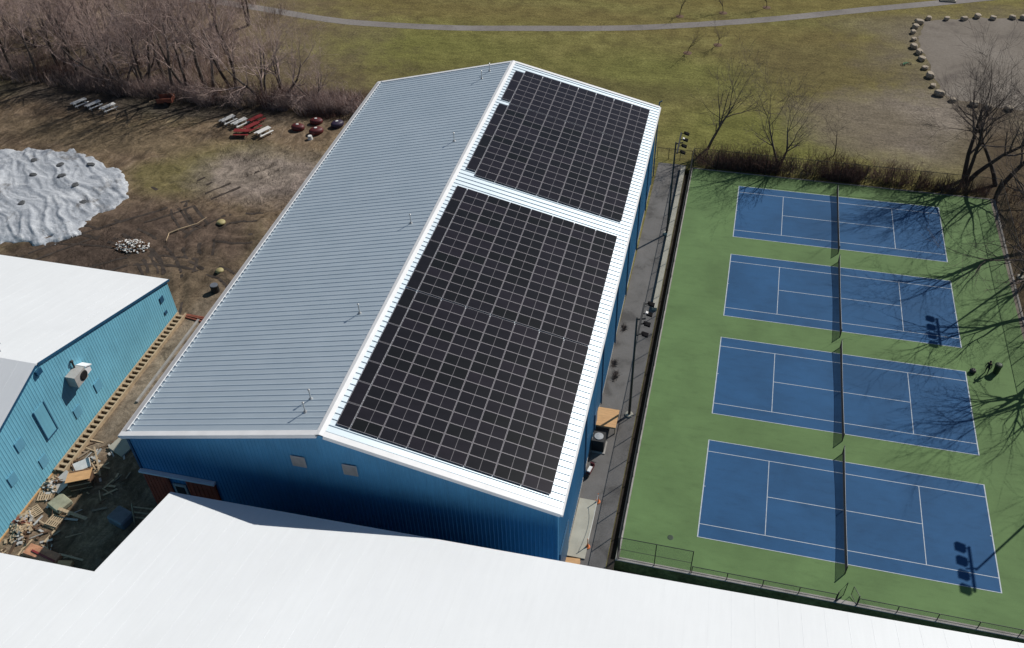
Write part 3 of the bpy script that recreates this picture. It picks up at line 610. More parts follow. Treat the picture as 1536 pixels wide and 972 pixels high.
# ------------------------------------------------------------------ FENCES
def fence(label, a, b, h, step=2.95, cell=0.16, base=0.05, mid=False, mat=MAT['black_metal']):
    a = Vector((a[0], a[1], base)); b = Vector((b[0], b[1], base)); L_ = (b-a).length; d = (b-a).normalized()
    t = thing("chain_link_fence", label, "fence", a, math.atan2(d.y, d.x))
    n_ = max(1, round(L_/step))
    for i in range(n_+1):
        p = MB(); x = L_*i/n_; p.tube([(x,0,-0.1),(x,0,h)], 0.038, 6); p.build("post", mat, t)
    p = MB(); p.tube([(0,0,h-0.03),(L_,0,h-0.03)], 0.03, 6); p.build("top_rail", mat, t)
    p = MB(); p.tube([(0,0.03,0.06),(L_,0.03,0.06)], 0.012, 4)
    if mid: p.tube([(0,0.03,h*0.45),(L_,0.03,h*0.45)], 0.02, 4)
    p.build("bottom_rail", mat, t)
    w_ = MB(); k = int((L_+h)/cell); r = 0.0042
    for i in range(k):
        s = i*cell
        for sg in (1, -1):
            xa, xb = (s-h, s) if sg > 0 else (s, s-h)
            za, zb = 0.05, h-0.05
            def clip(xa, za, xb, zb):
                if xa > xb: xa, za, xb, zb = xb, zb, xa, za
                if xb <= 0 or xa >= L_: return None
                if xa < 0: tt = (0-xa)/(xb-xa); za = za+(zb-za)*tt; xa = 0
                if xb > L_: tt = (L_-xa)/(xb-xa); zb = za+(zb-za)*tt; xb = L_
                return xa, za, xb, zb
            c = clip(xa, za, xb, zb)
            if c and c[2]-c[0] > 0.05: w_.tube([(c[0],0,c[1]),(c[2],0,c[3])], r, 3, cap=False)
    w_.build("wire_mesh", mat, t); return t
fence("tall black chain-link fence between the alley and the courts", (-6.16,-3.58), (-6.16,57.0), 3.0)
fence("tall black chain-link fence corner at the front left of courts", (-6.05,-3.58), (-0.21,-3.58), 3.0, mid=True)
fence("low black chain-link fence along the front kerb, left of the open gate", (-0.10,-3.58), (11.1,-3.58), 0.95)
fence("low black chain-link fence along the front kerb, right of the open gate", (12.75,-3.58), (30.3,-3.58), 0.95)
fence("tall chain-link fence behind the farthest court, before the dry hedge", (-6.05,57.0), (30.3,57.0), 3.0)
fence("tall chain-link fence down the right side of the courts", (30.35,-3.5), (30.35,56.9), 3.0)
fence("short dark fence closing the far end of the alley", (-10.9,58.6), (-6.4,58.6), 1.6, 1.5)
gt = thing("fence_gate", "black gate standing open in the low front fence", "gate", (11.15,-3.58,0.05))
for pts in ([(0,0,0),(0.55,0.55,0)], [(1.55,0,0),(1.15,0.75,0)]):
    (xa,ya,_),(xb,yb,_) = pts; mb = MB(); mb.tube([(xa,ya,0.05),(xa,ya,1.25),(xb,yb,1.9 if xa == 0 else 1.25),(xb,yb,0.15),(xa,ya,0.05)], 0.03, 6)
    for k in range(6): tt = (k+1)/7; mb.tube([(xa+(xb-xa)*tt, ya+(yb-ya)*tt, 0.12), (xa+(xb-xa)*tt, ya+(yb-ya)*tt, 1.2)], 0.006, 4)
    mb.build("gate_leaf", MAT['black_metal'], gt)
for x in (0, 1.55):
    mb = MB(); mb.tube([(x,0,-0.1),(x,0,1.3)], 0.045, 8); mb.build("gate_post", MAT['black_metal'], gt)
mb = MB(); mb.box(-7.52, -6.98, 28.0, 56.6, 0.0, 0.45); tag(mb.build("concrete_wall", MAT['pale_concrete']), "low pale concrete wall along the alley beside the far courts", "wall")

# ------------------------------------------------------------------ FLOODLIGHT POLES
def floodlight(x, y, sgn, label, hs=1.0):
    t = thing("floodlight_pole", label, "floodlight", (x, y, 0), 0, "floodlight poles beside the tennis courts")
    mb = MB(); mb.tube([(0,0,0.15),(0,0,6.2),(0,0,12.4)], [0.13,0.105,0.08], 10); mb.build("pole", MAT['black_metal'], t)
    mb = MB(); mb.lathe((0,0,0), [(0.38,-0.2),(0.38,0.16),(0.30,0.20)], 14); mb.build("footing", MAT['pale_concrete'], t)
    mb = MB(); mb.bar((0,0,12.2), (sgn*0.75,0,12.45), 0.10); mb.bar((sgn*0.35,-2.15,12.35), (sgn*0.35,2.15,12.35), 0.16)
    mb.build("cross_arm", MAT['black_metal'], t)
    for k in range(4):
        yy = -2.0+k*4.0/3; mb = MB(); rot = Matrix.Rotation(R(14)*sgn, 3, 'Y')
        mb.obox((sgn*0.98, yy, 12.42), 0.85*hs, 0.72*hs, 0.26*hs, rot); mb.bar((sgn*0.35,yy,12.35), (sgn*0.70,yy,12.42), 0.07)
        hd = mb.build("lamp_head", MAT['matte'], t)
        mb = MB(); mb.obox((sgn*0.94, yy, 12.42-0.15*hs), 0.70*hs, 0.60*hs, 0.03, rot); mb.build("lens", MAT['lens'], hd)
        mb = MB(); mb.obox((sgn*(0.98-0.38*hs), yy, 12.42+0.18*hs), 0.34*hs, 0.42*hs, 0.16, rot); mb.build("ballast_box", MAT['white'] if k == 2 else MAT['matte'], hd)
floodlight(-7.60, 12.45, 1, "black floodlight pole in the alley beside plywood platform", 0.62)
floodlight(-7.62, 42.1, 1, "black floodlight pole at the far end of the alley", 0.62)
floodlight(31.15, 13.0, -1, "floodlight pole off the right edge whose lamp shadow falls on nearest court")
floodlight(31.15, 41.9, -1, "floodlight pole right of the courts near the far trees")

# ------------------------------------------------------------------ ALLEY OBJECTS
t = thing("plywood_platform", "tan plywood platform standing against the hall in the alley", "platform", (-9.55, 10.9, 0))
mb = MB(); mb.box(-1.05, 1.05, -1.15, 1.15, 0.85, 0.92); mb.build("deck", MAT['ply'], t)
for x in (-0.98, 0.98):
    for y in (-1.08, 1.08): mb = MB(); mb.box(x-0.045, x+0.045, y-0.045, y+0.045, 0, 0.85); mb.build("leg", MAT['lumber'], t)
mb = MB()
for y in (-1.12, 1.12): mb.box(-1.0, 1.0, y-0.02, y+0.02, 0.70, 0.846)
mb.build("skirt_board", MAT['lumber'], t)
t = thing("condenser_unit", "black boxy condenser unit between the plywood platform and hall wall", "condenser", (-9.75, 7.9, 0))
mb = MB(); mb.box(-0.55, 0.55, -0.6, 0.6, 0.1, 1.5)
for k in range(10): mb.box(-0.57, 0.57, -0.62, 0.62, 0.2+k*0.125, 0.25+k*0.125)
mb.build("casing", MAT['black'], t); mb = MB(); mb.lathe((0,0,1.5), [(0.42,0),(0.42,0.06),(0.1,0.08)], 16); mb.build("fan_grille", MAT['steel'], t)
mb = MB(); mb.box(-0.7, 0.7, -0.75, 0.75, 0.0, 0.1); mb.build("pad", MAT['concrete'], t)
t = thing("motor_scooter", "small red scooter with white seat parked against the hall wall", "scooter", (-9.95, 4.7, 0), R(78))
mb = MB(); mb.obox((0,0,0.55), 0.9, 0.34, 0.30); mb.obox((0.55,0,0.72), 0.12, 0.36, 0.62, Matrix.Rotation(R(-18),3,'Y')); mb.build("body", MAT['red'], t)
mb = MB(); mb.obox((-0.12,0,0.76), 0.62, 0.28, 0.12); mb.build("seat", MAT['white'], t)
for x in (-0.45, 0.72):
    mb = MB(); mb.tube([(x,-0.06,0.24),(x,0.06,0.24)], 0.24, 14); mb.build("wheel", MAT['black'], t)
mb = MB(); mb.tube([(0.6,0,0.95),(0.55,0,1.05)], 0.04, 6); mb.tube([(0.55,-0.33,1.05),(0.55,0.33,1.05)], 0.025, 6); mb.build("handlebar", MAT['black_metal'], t)
mb = MB(); mb.box(-10.33, -8.75, -4.25, 1.75, 0.02, 0.14); tag(mb.build("concrete_pad", MAT['pale_concrete']), "pale concrete pad by the hall corner, roped off with orange posts", "slab")
ps = []
for x, y, lab in ((-8.72,1.75,"orange-footed post at the far corner of concrete pad"), (-8.75,-3.0,"orange-footed post at the near side of concrete pad")):
    t = thing("barrier_post", lab, "post", (x, y, 0.02), 0, "posts of the rope barrier")
    mb = MB(); mb.lathe((0,0,0), [(0.24,0),(0.24,0.06),(0.12,0.14),(0.05,0.45)], 10); mb.build("foot", MAT['orange'], t)
    mb = MB(); mb.tube([(0,0,0.2),(0,0,1.15)], 0.035, 8); mb.build("pole", MAT['orange'], t)
mb = MB(); mb.tube([(-8.72, 1.75-4.75*i/14, 1.08-0.45*math.sin(math.pi*i/14)) for i in range(15)], 0.018, 5); tag(mb.build("barrier_rope", MAT['white']), "sagging white rope strung between two orange-footed posts", "rope")
t = thing("plywood_stack", "stack of tan plywood sheets at the near corner of the hall", "plywood", (-10.3, -5.2, 0.0), R(4))
for k in range(5): mb = MB(); mb.obox((0.02*(-1)**k, 0.03*(k % 3), 0.12+k*0.05), 2.5, 1.2, 0.045, Rz(R((k*7) % 5-2))); mb.build("sheet", MAT['ply'], t)
mb = MB(); mb.box(-1.1, 1.1, -0.5, -0.4, 0, 0.095); mb.box(-1.1, 1.1, 0.4, 0.5, 0, 0.095); mb.build("bearer", MAT['lumber'], t)
for x, y, s_, lab in ((-10.0,24.5,0.5,"dark weed clump at the wall foot beside the third downspout"),(-9.7,17.2,0.7,"dark weed clump at the hall wall between two downspouts"),(-10.1,19.0,0.45,"small dark weed clump at hall wall near the door")):
    mb = MB(); r = random.Random(int(x*10+y))
    for k in range(120):
        a = r.uniform(0,6.28); rr = r.uniform(0,0.45)*s_*1.6; p = Vector((x+math.cos(a)*rr*0.6, y+math.sin(a)*rr*1.6, 0.0)); d = Vector((r.gauss(0,.3), r.gauss(0,.3), r.uniform(.3,.8)*s_)); q = d.orthogonal().normalized()*0.03
        mb.add([p-q, p+q, p+d], [(0,1,2)])
    tag(mb.build("weed_clump", MAT['twig']), lab, "weeds", "weeds along the hall wall")

# ------------------------------------------------------------------ PERSON, BIN, BAG by the third court
def person(loc, rz):
    J = {'pelvis':(0,0,0.92,.125),'waist':(0,0.0,1.10,.115),'chest':(0,0.01,1.32,.140),'neck':(0,0.01,1.48,.055),'head':(0,0.03,1.60,.085),'crown':(0,0.03,1.70,.070),
         'shl':(-.18,0,1.41,.065),'ell':(-.25,0.02,1.14,.045),'wrl':(-.24,.14,.92,.034),'hal':(-.24,.19,.84,.040),
         'shr':(.18,0,1.41,.065),'elr':(.27,-.03,1.14,.045),'wrr':(.29,.06,.90,.034),'har':(.29,.10,.82,.040),
         'hipl':(-.10,0,.88,.095),'knl':(-.12,.05,.48,.062),'anl':(-.13,-.03,.09,.042),'tol':(-.14,.14,.045,.038),
         'hipr':(.10,0,.88,.095),'knr':(.12,-.02,.48,.062),'anr':(.13,-.10,.09,.042),'tor':(.14,.07,.045,.038)}
    E_ = [('pelvis','waist'),('waist','chest'),('chest','neck'),('neck','head'),('head','crown'),('chest','shl'),('shl','ell'),('ell','wrl'),('wrl','hal'),('chest','shr'),('shr','elr'),('elr','wrr'),('wrr','har'),
          ('pelvis','hipl'),('hipl','knl'),('knl','anl'),('anl','tol'),('pelvis','hipr'),('hipr','knr'),('knr','anr'),('anr','tor')]
    nm = list(J); me = bpy.data.meshes.new("person"); me.from_pydata([J[k][:3] for k in nm], [(nm.index(a), nm.index(b)) for a, b in E_], [])
    ob = bpy.data.objects.new("tmp", me); C.objects.link(ob); mod = ob.modifiers.new("skin", 'SKIN'); sv = me.skin_vertices[0].data
    for i, k in enumerate(nm): sv[i].radius = (J[k][3], J[k][3])
    sv[0].use_root = True; sub = ob.modifiers.new("sub", 'SUBSURF'); sub.levels = 1; sub.render_levels = 1
    dg = bpy.context.evaluated_depsgraph_get(); m2 = bpy.data.meshes.new_from_object(ob.evaluated_get(dg)); bpy.data.objects.remove(ob)
    m2.materials.clear(); m2.materials.append(MAT['cloth']); m2.materials.append(MAT['skin'])
    for p in m2.polygons:
        p.use_smooth = True; c = p.center
        if c.z > 1.47 or (c.z < 0.92 and abs(c.x) > 0.2 and c.z > 0.7): p.material_index = 1
    o = bpy.data.objects.new("person", m2); C.objects.link(o); o.location = loc; o.rotation_euler.z = rz
    mb = MB(); mb.lathe((0,0.01,1.60), [(0.095,-0.03),(0.108,0.05),(0.095,0.12),(0.05,0.155),(0.01,0.165)], 12); mb.build("hair", MAT['hair'], o, True)
    tag(o, "person in dark clothes standing at the right end of the third court", "person"); return o
person((25.6, 25.35, 0.05), R(150))
t = thing("litter_bin", "round dark green litter bin standing right of the person in dark clothes", "bin", (26.55, 25.7, 0.05))
mb = MB(); mb.lathe((0,0,0), [(0.24,0),(0.27,0.05),(0.33,0.95),(0.36,0.97),(0.36,1.03),(0.30,1.03)], 18); mb.build("drum", MAT['darkgreen'], t)
mb = MB(); mb.lathe((0,0,1.035), [(0.37,0),(0.36,0.05),(0.24,0.14),(0.06,0.18)], 18); mb.build("lid", MAT['darkgreen'], t)
t = thing("kit_bag", "small round black bag on the court left of the person", "bag", (24.35, 25.25, 0.05))
mb = MB(); mb.lathe((0,0,0), [(0.20,0),(0.30,0.10),(0.32,0.25),(0.24,0.40),(0.08,0.46)], 14); mb.build("sack", MAT['black'], t)
mb = MB(); mb.tube([(-0.12,0,0.40),(-0.08,0,0.58),(0.08,0,0.58),(0.12,0,0.40)], 0.02, 6); mb.build("handle", MAT['black'], t)
mb = MB(); mb.lathe((0,0,0), [(0.02,0),(0.26,0.004),(0.20,0.012)], 12); o = mb.build("puddle_mark", MAT['darkgreen'], None, loc=(-2.15, -0.55, 0.052)); tag(o, "small dark drain cover in the green apron left of the nearest court", "drain cover"); o.name = "drain_cover"

# ------------------------------------------------------------------ BOULDERS round the gravel
bpos = [(27.0,109.6),(29.8,109.9),(32.5,110.4),(34.7,111.7),(37.0,111.4),(40.1,112.2),(41.9,112.3),(25.4,107.8),(24.7,105.9),(24.2,103.8),(24.1,101.1),(23.9,98.4),(24.6,96.5),(24.8,94.3),(25.0,91.3),(25.5,88.8),(25.7,85.7),(26.3,83.2),(28.0,81.8),(30.7,81.0),(32.6,80.4),(35.2,80.6),(38.2,80.0)]
bl = []
for v_ in range(5):
    bm = bmesh.new(); bmesh.ops.create_icosphere(bm, subdivisions=3, radius=0.5); r = random.Random(v_)
    off = Vector((r.uniform(0,50), r.uniform(0,50), 0))
    for vv in bm.verts:
        d = vv.co.normalized(); k = 1+0.30*mn.noise(d*1.4+off)+0.12*mn.noise(d*4+off); vv.co = d*0.5*k
        vv.co.z = min(vv.co.z, 0.33)*0.9
    me = bpy.data.meshes.new("boulder"); bm.to_mesh(me); bm.free(); me.materials.append(MAT['stone']); bl.append(me)
for i, (x, y) in enumerate(bpos):
    o = bpy.data.objects.new("boulder", bl[i % 5]); C.objects.link(o); r = random.Random(i*3+1)
    sx = r.uniform(1.0, 1.5); o.scale = (sx, sx*r.uniform(.7,.9), sx*r.uniform(.75,1.0)); o.location = (x, y, 0.22*sx); o.rotation_euler.z = r.uniform(0, 6)
    if i < 7: lab = "pale boulder on the far edge of the gravel, %s from its left corner" % ORD[i]
    elif i < 18: lab = "pale boulder down the left edge of the gravel, %s from the far corner" % ORD[i-7]
    else: lab = "pale boulder on the near edge of the gravel, %s from its left" % ORD[i-18]
    tag(o, lab, "boulder", "boulders ringing the gravel area")
t = thing("green_bicycle", "tiny green bicycle lying on grass outside the boulder ring", "bicycle", (22.4, 92.3, 0.0), R(30))
for x in (-0.5, 0.55):
    mb = MB(); mb.tube([(x+0.34*math.cos(a*math.pi/8), 0.34*math.sin(a*math.pi/8), 0.08) for a in range(17)], 0.035, 5); mb.build("wheel", MAT['black'], t)
mb = MB(); grn = simple("green_paint", (0.05, 0.22, 0.10), 0.4)
for a_, b_ in (((-0.5,0,.1),(0,0.1,.1)),((0,0.1,.1),(0.42,0.35,.1)),((-0.1,0.45,.1),(0,0.1,.1)),((-0.1,0.45,.1),(0.42,0.4,.1)),((-0.5,0,.1),(-0.1,0.45,.1)),((0.42,0.5,.1),(0.55,0,.1))): mb.bar(a_, b_, 0.06)
mb.build("frame", grn, t)

# ------------------------------------------------------------------ YARD OBJECTS
# tarpaulin-covered heap
NXt, NYt = 220, 170; cx, cy, rx, ry = -92.5, 33.4, 15.5, 10.6; vs_ = []; idx = {}
mb = MB()
for j in range(NYt):
    for i in range(NXt):
        a = (i/(NXt-1)-0.5)*2.3; bq = (j/(NYt-1)-0.5)*2.3; x = cx+a*rx; y = cy+bq*ry
        rr = (abs(a)**2.6+abs(bq)**2.6)**(1/2.6)+0.16*fbm(x*0.12, y*0.12, 9)+0.10*fbm(x*0.45, y*0.45, 14)
        rr = max(0.0, rr)
        if rr > 1.02: continue
        hgt = 0.75*max(0, 1-rr**2.4)**0.8
        du = x*0.80-y*0.60; dv = x*0.60+y*0.80                       # creases run down the drape
        dv2 = dv+1.6*fbm(x*0.10, y*0.10, 31)
        wv = (1-min(1, 2.2*abs(fbm(dv2*0.42, du*0.07, 4, 2))))**2*0.30+(1-min(1, 2.4*abs(fbm(dv2*1.1, du*0.13, 8, 2))))**3*0.16+0.10*fbm(x*.5, y*.5, 12)
        idx[(i,j)] = len(vs_); vs_.append((x, y, (0.22 if rr < 0.97 else 0.22-(rr-0.97)*9)+hgt*(0.8+0.3*fbm(x*.1,y*.1,2))+wv*min(1, (1.05-rr)*6)*0.8))
fs_ = [(idx[(i,j)], idx[(i+1,j)], idx[(i+1,j+1)], idx[(i,j+1)]) for j in range(NYt-1) for i in range(NXt-1) if all(k in idx for k in ((i,j),(i+1,j),(i+1,j+1),(i,j+1)))]
mb.add(vs_, fs_); tarp = tag(mb.build("tarp_covered_heap", MAT['tarp'], None, True), "big wrinkled grey tarpaulin spread over a heap at the left edge", "tarpaulin")
def tarpz(x, y): return min(vs_, key=lambda p: (p[0]-x)**2+(p[1]-y)**2)[2]
for i, (px, py) in enumerate([(-84.5,41.0),(-88.5,40.0),(-93.0,40.5),(-90.5,37.0),(-86.5,37.5),(-83.5,36.0),(-94.5,33.5),(-80.5,33.0),(-88.0,31.0)]):
    o = bpy.data.objects.new("weight_stone", bl[(i+2) % 5]); o = bpy.data.objects.new("weight_stone", bl[(i+2) % 5].copy()); o.data.materials[0] = MAT['darkstone']; C.objects.link(o)
    o.scale = (1.1, 0.8, 0.5); o.location = (px, py, tarpz(px, py)+0.05); o.rotation_euler.z = i
    tag(o, "dark stone weighing down the grey tarpaulin, %s counting from its far right corner" % ORD[i], "stone", "stones on the tarpaulin")
# picnic tables
def picnic(mat, name_label, loc, rz, z=0.15):
    t = thing("picnic_table", name_label, "picnic table", (loc[0], loc[1], z), rz, "picnic tables stored in the yard")
    mb = MB()
    for k in range(4): mb.box(-1.1, 1.1, -0.40+k*0.205, -0.215+k*0.205, 0.72, 0.77)
    mb.build("tabletop", mat, t)
    for s in (-1, 1):
        mb = MB(); mb.box(-1.1, 1.1, s*0.72-0.14, s*0.72+0.14, 0.42, 0.47); mb.build("bench", mat, t)
        mb = MB(); x = s*0.75; mb.bar((x,-0.70,0),(x,-0.28,0.72),0.06); mb.bar((x,0.70,0),(x,0.28,0.72),0.06); mb.bar((x,-0.82,0.40),(x,0.82,0.40),0.05); mb.build("leg_frame", mat, t)
    return t
RZ = R(62)
picnic(MAT['white'], "white picnic table alone in the left yard, leftmost of its trio", (-96.6,56.4), RZ)
picnic(MAT['white'], "white picnic table in the middle of the left yard trio", (-94.1,56.2), RZ)
picnic(MAT['white'], "white picnic table in the left yard trio, nearest the rusty trailer", (-91.4,55.9), RZ)
picnic(MAT['white'], "white picnic table beside the red ones, farthest left", (-72.0,56.0), RZ)
picnic(MAT['white'], "white picnic table touching the far red picnic table", (-69.9,55.6), RZ)
picnic(MAT['brightred'], "red picnic table farthest back, beside a white one", (-68.0,56.9), RZ)
picnic(MAT['brightred'], "red picnic table in the middle of the red group", (-67.6,54.9), RZ)
picnic(MAT['brightred'], "red picnic table nearest the hall in the red group", (-68.4,53.2), R(10))
picnic(MAT['white'], "white picnic table in front of the red ones, nearest the hall", (-65.4,53.9), RZ)
def tank(label, loc, rz, mat, sc=1.0, cap=MAT['white']):
    t = thing("storage_tank", label, "tank", (loc[0], loc[1], 0.15), rz, "dark red tanks by the hall")
    t.scale = (sc*1.15, sc*.85, sc*.60)
    mb = MB(); mb.lathe((0,0,0), [(0.60,0.05),(0.80,0.15),(0.85,0.5),(0.84,0.95),(0.66,1.25),(0.2,1.38)], 16); mb.build("shell", mat, t, True)
    mb = MB(); mb.lathe((0,0,1.36), [(0.18,0),(0.19,0.14),(0.10,0.18)], 10); mb.build("cap", cap, t)
    mb = MB(); mb.box(-0.75,0.75,-0.75,0.75,0,0.06); mb.build("skid", MAT['oldwood'], t)
tank("dark red tank with white cap, leftmost near the hall's far eave", (-61.2,56.1), 0, MAT['red'])
tank("dark red tank with white cap, behind the other two red tanks", (-59.3,58.2), 0.3, MAT['red'], 0.95)
tank("dark red tank with white cap, nearest the white bucket", (-58.2,55.6), 0.6, MAT['red'], 1.05)
tank("dark purple-blue tank with white cap, touching the hall eave", (-56.0,58.0), 0.9, simple("purple_blue_paint", (0.028,0.018,0.045), 0.5), 1.0)
t = thing("bucket", "white upturned bucket on the ground before the red tanks", "bucket", (-58.4,53.9,0.15)); mb = MB(); mb.lathe((0,0,0), [(0.36,0),(0.36,0.05),(0.28,0.6),(0.2,0.62)], 14); mb.build("shell", MAT['white'], t); mb = MB(); mb.tube([(0.33,0,0.1),(0.45,0,-0.05),(0.33,0.2,0.02)], 0.02, 5); mb.build("handle", MAT['steel'], t)
t = thing("farm_trailer", "rusty red trailer with tan drawbar at the thicket edge", "trailer", (-83.7,59.4,0.1), R(15))
mb = MB(); mb.box(-1.3,1.0,-0.8,0.8,0.6,0.72); mb.box(-1.3,1.0,-0.84,-0.8,0.6,1.25); mb.box(-1.3,1.0,0.8,0.84,0.6,1.25); mb.box(0.96,1.0,-0.8,0.8,0.72,1.25); mb.build("bed", MAT['rust'], t)
for s in (-0.95, 0.95): mb = MB(); mb.tube([(0,s-0.1,0.38),(0,s+0.1,0.38)], 0.38, 14); mb.build("wheel", MAT['black'], t)
mb = MB(); mb.bar((-1.3,-0.5,0.6),(-2.7,0,0.5),0.09); mb.bar((-1.3,0.5,0.6),(-2.7,0,0.5),0.09); mb.build("drawbar", MAT['lumber'], t)
r = random.Random(5); mb = MB()
for k in range(380):
    a = r.uniform(0,6.28); q = r.random()**0.6; x = math.cos(a)*q*2.3; y = math.sin(a)*q*1.3; z = 0.15+(1-q)*0.7*r.uniform(.5,1)
    s_ = r.uniform(.06,.17); mb.obox((x,y,z), s_*r.uniform(1,2.6), s_, s_*.8, Matrix.Rotation(r.uniform(0,6),3,'Z')@Matrix.Rotation(r.gauss(0,.5),3,'X'), 0 if r.random() < .42 else 1)
tag(mb.build("rubble_pile", [MAT['white'], MAT['brownwood']], None, False, (-69.6,26.4,0.1)), "low pile of dark and pale rubble on the churned dirt", "rubble")
mb = MB(); mb.tube([(-66.4,29.6,.35),(-65.3,30.6,.5),(-63.9,32.0,.45),(-63.2,33.3,.6)], [.10,.09,.07,.05], 6); mb.tube([(-66.4,29.6,.35),(-66.0,28.2,.3)], [.07,.04], 6); tag(mb.build("fallen_branch", MAT['lumber']), "pale bare fallen branch lying in the rutted dirt", "branch")
def sack(label, loc, mat, s_=0.7):
    bm = bmesh.new(); bmesh.ops.create_icosphere(bm, subdivisions=3, radius=s_)
    for vv in bm.verts: vv.co *= 1+0.18*mn.noise(vv.co*1.6+Vector((loc[0],loc[1],0))); vv.co.z *= 0.55
    me = bpy.data.meshes.new("sack"); bm.to_mesh(me); bm.free(); me.materials.append(mat)
    o = bpy.data.objects.new("sack", me); C.objects.link(o); o.location = (loc[0], loc[1], 0.15+s_*0.4); return tag(o, label, "sack")
sack("pale straw-coloured sack lying in the tyre ruts", (-61.2,33.0), MAT['yellow'], 0.5)
sack("yellow sack close to the hall's left eave", (-56.8,24.2), MAT['yellow'], 0.45)
t = thing("waste_drum", "dark blue drum beside the hall's left wall near yellow sack", "drum", (-55.6,20.9,0.12)); mb = MB(); mb.lathe((0,0,0), [(0.45,0),(0.47,0.03),(0.45,0.3),(0.47,0.33),(0.45,0.62),(0.47,0.9),(0.43,0.92)], 16); mb.build("shell", MAT['black'], t); mb = MB(); mb.lathe((0,0,0.93), [(0.44,0),(0.42,0.03)], 16); mb.build("lid", MAT['bluetarp'], t)
mb = MB()
for k in range(3): mb.obox((0.1*k,0.28*k,0.12+0.05*(k % 2)), 3.6, 0.16, 0.2, Rz(R(3*k)))
tag(mb.build("steel_beams", MAT['rust'], None, False, (-55.4,15.9,0.1), R(-8)), "rusty steel beams lying at the corner of the cyan building", "beams")
# clutter in the gap between the buildings
def board(name, label, cat, c, sx, sy, sz, rz, mat, rx=0.0, ry=0.0):
    mb = MB(); mb.obox((0,0,0), sx, sy, sz); bm_ = mb.build(name, mat); bm_.location = c; bm_.rotation_euler = (rx, ry, rz)
    md = bm_.modifiers.new("bevel", 'BEVEL'); md.width = min(sx,sy,sz)*0.15; md.segments = 1
    return tag(bm_, label, cat)
def pallet(label, loc, rz, mat=MAT['lumber'], n=1):
    t = thing("pallet", label, "pallet", loc, rz, "timber pallets in the gap between buildings")
    for y in (-0.5, 0, 0.5): mb = MB(); mb.box(-0.6,0.6,y-0.05,y+0.05,0,0.1); mb.build("bearer", mat, t)
    for k in range(6): mb = MB(); x = -0.54+k*0.216; mb.box(x-0.065,x+0.065,-0.55,0.55,0.104,0.13); mb.build("slat", mat, t)
    return t
t = thing("plywood_crate", "big tan plywood crate tilted among the clutter between buildings", "crate", (-54.4,-6.6,0.2), R(28)); 
mb = MB(); mb.box(-0.95,0.95,-0.75,0.75,0.0,1.0); mb.build("body", MAT['brownwood'], t); mb = MB(); mb.obox((0,0,1.12),2.1,1.7,0.05,Matrix.Rotation(R(-14),3,'X')); mb.build("lid", MAT['ply'], t)
mb = MB(); mb.box(-0.97,0.97,-0.79,-0.755,0.1,0.2); mb.box(-0.97,0.97,-0.79,-0.755,0.7,0.8); mb.build("batten", MAT['lumber'], t)
board("lumber_plank", "long pale plank leaning across the plywood crate", "plank", (-53.9,-4.6,1.1), 3.2, 0.16, 0.06, R(-52), MAT['lumber'], 0, R(14))
board("lumber_plank", "short pale plank crossing the long plank", "plank", (-53.4,-4.9,0.75), 1.5, 0.14, 0.06, R(48), MAT['lumber'], 0, R(-8))
board("plastic_sheet", "crumpled whitish sheet beside the plywood crate", "sheet", (-55.6,-4.9,0.4), 1.6, 1.0, 0.08, R(35), MAT['white'], R(12), R(-10))
board("concrete_slab", "grey concrete slab resting by the hall's left corner", "slab", (-52.9,-1.1,0.45), 1.9, 3.6, 0.22, R(-18), MAT['pale_concrete'], R(4), R(5))
board("metal_sheet", "grey metal sheet lying near the footing end", "sheet", (-56.2,-7.0,0.4), 1.4, 2.0, 0.05, R(-20), MAT['greybox'], R(8), R(6))
board("sheet_stack", "pale green-grey stack of boards in the middle of the clutter", "boards", (-54.9,-9.2,0.45), 1.6, 1.5, 0.5, R(-22), simple("pale_green_board",(0.27,0.27,0.19),0.8))
board("lumber_plank", "pale plank lying on the pallet stack, pointing to the hall", "plank", (-52.9,-10.1,0.75), 3.0, 0.30, 0.08, R(-6), MAT['lumber'], 0, R(3))
pallet("tan pallet with open slats, nearest the cyan wall's front", (-54.4,-11.0,0.15), R(-12)); pallet("tan pallet stacked on the open-slat pallet", (-54.3,-10.9,0.285), R(-6))
pallet("pale pallet standing farther up against the cyan wall", (-56.9,-8.6,0.2), R(20)); pallet("pale pallet beside the dark rubble by cyan wall", (-56.7,-10.4,0.2), R(-30))
pallet("shaded pallet lying before the red sliding door", (-46.2,-9.6,0.1), R(8)); pallet("shaded pallet nearest the white roof's left corner", (-44.6,-9.9,0.1), R(2))
board("timber_stack", "orange-brown stack of boards right at the white roof's edge", "boards", (-53.2,-14.2,0.35), 3.3, 1.1, 0.45, R(-7), simple("orange_boards",(0.42,0.20,0.11),0.8,0.35,2.0))
board("lumber_plank", "red-striped plank lying across the orange-brown boards", "plank", (-52.9,-14.4,0.64), 2.6, 0.18, 0.06, R(-12), MAT['brightred'])
board("lumber_plank", "pale plank sticking out right of the orange-brown boards", "plank", (-50.6,-13.9,0.5), 2.4, 0.16, 0.07, R(-2), MAT['lumber'])
board("cardboard_box", "flattened tan box at the right end of the orange-brown boards", "box", (-50.7,-14.7,0.4), 1.3, 0.8, 0.4, R(10), MAT['ply'])
board("storage_box", "grey-blue sheet-covered box in the shade of the white-roofed building", "box", (-48.6,-9.4,0.55), 1.9, 1.5, 0.9, R(-15), MAT['bluetarp'])
t = thing("timber_rack", "timber rack with slanted rails before the red sliding door", "rack", (-46.3,-8.9,0.1), R(5))
for x in (-1.2, 1.2): mb = MB(); mb.bar((x,-0.4,0),(x,0.3,1.9),0.10); mb.build("upright", MAT['lumber'], t)
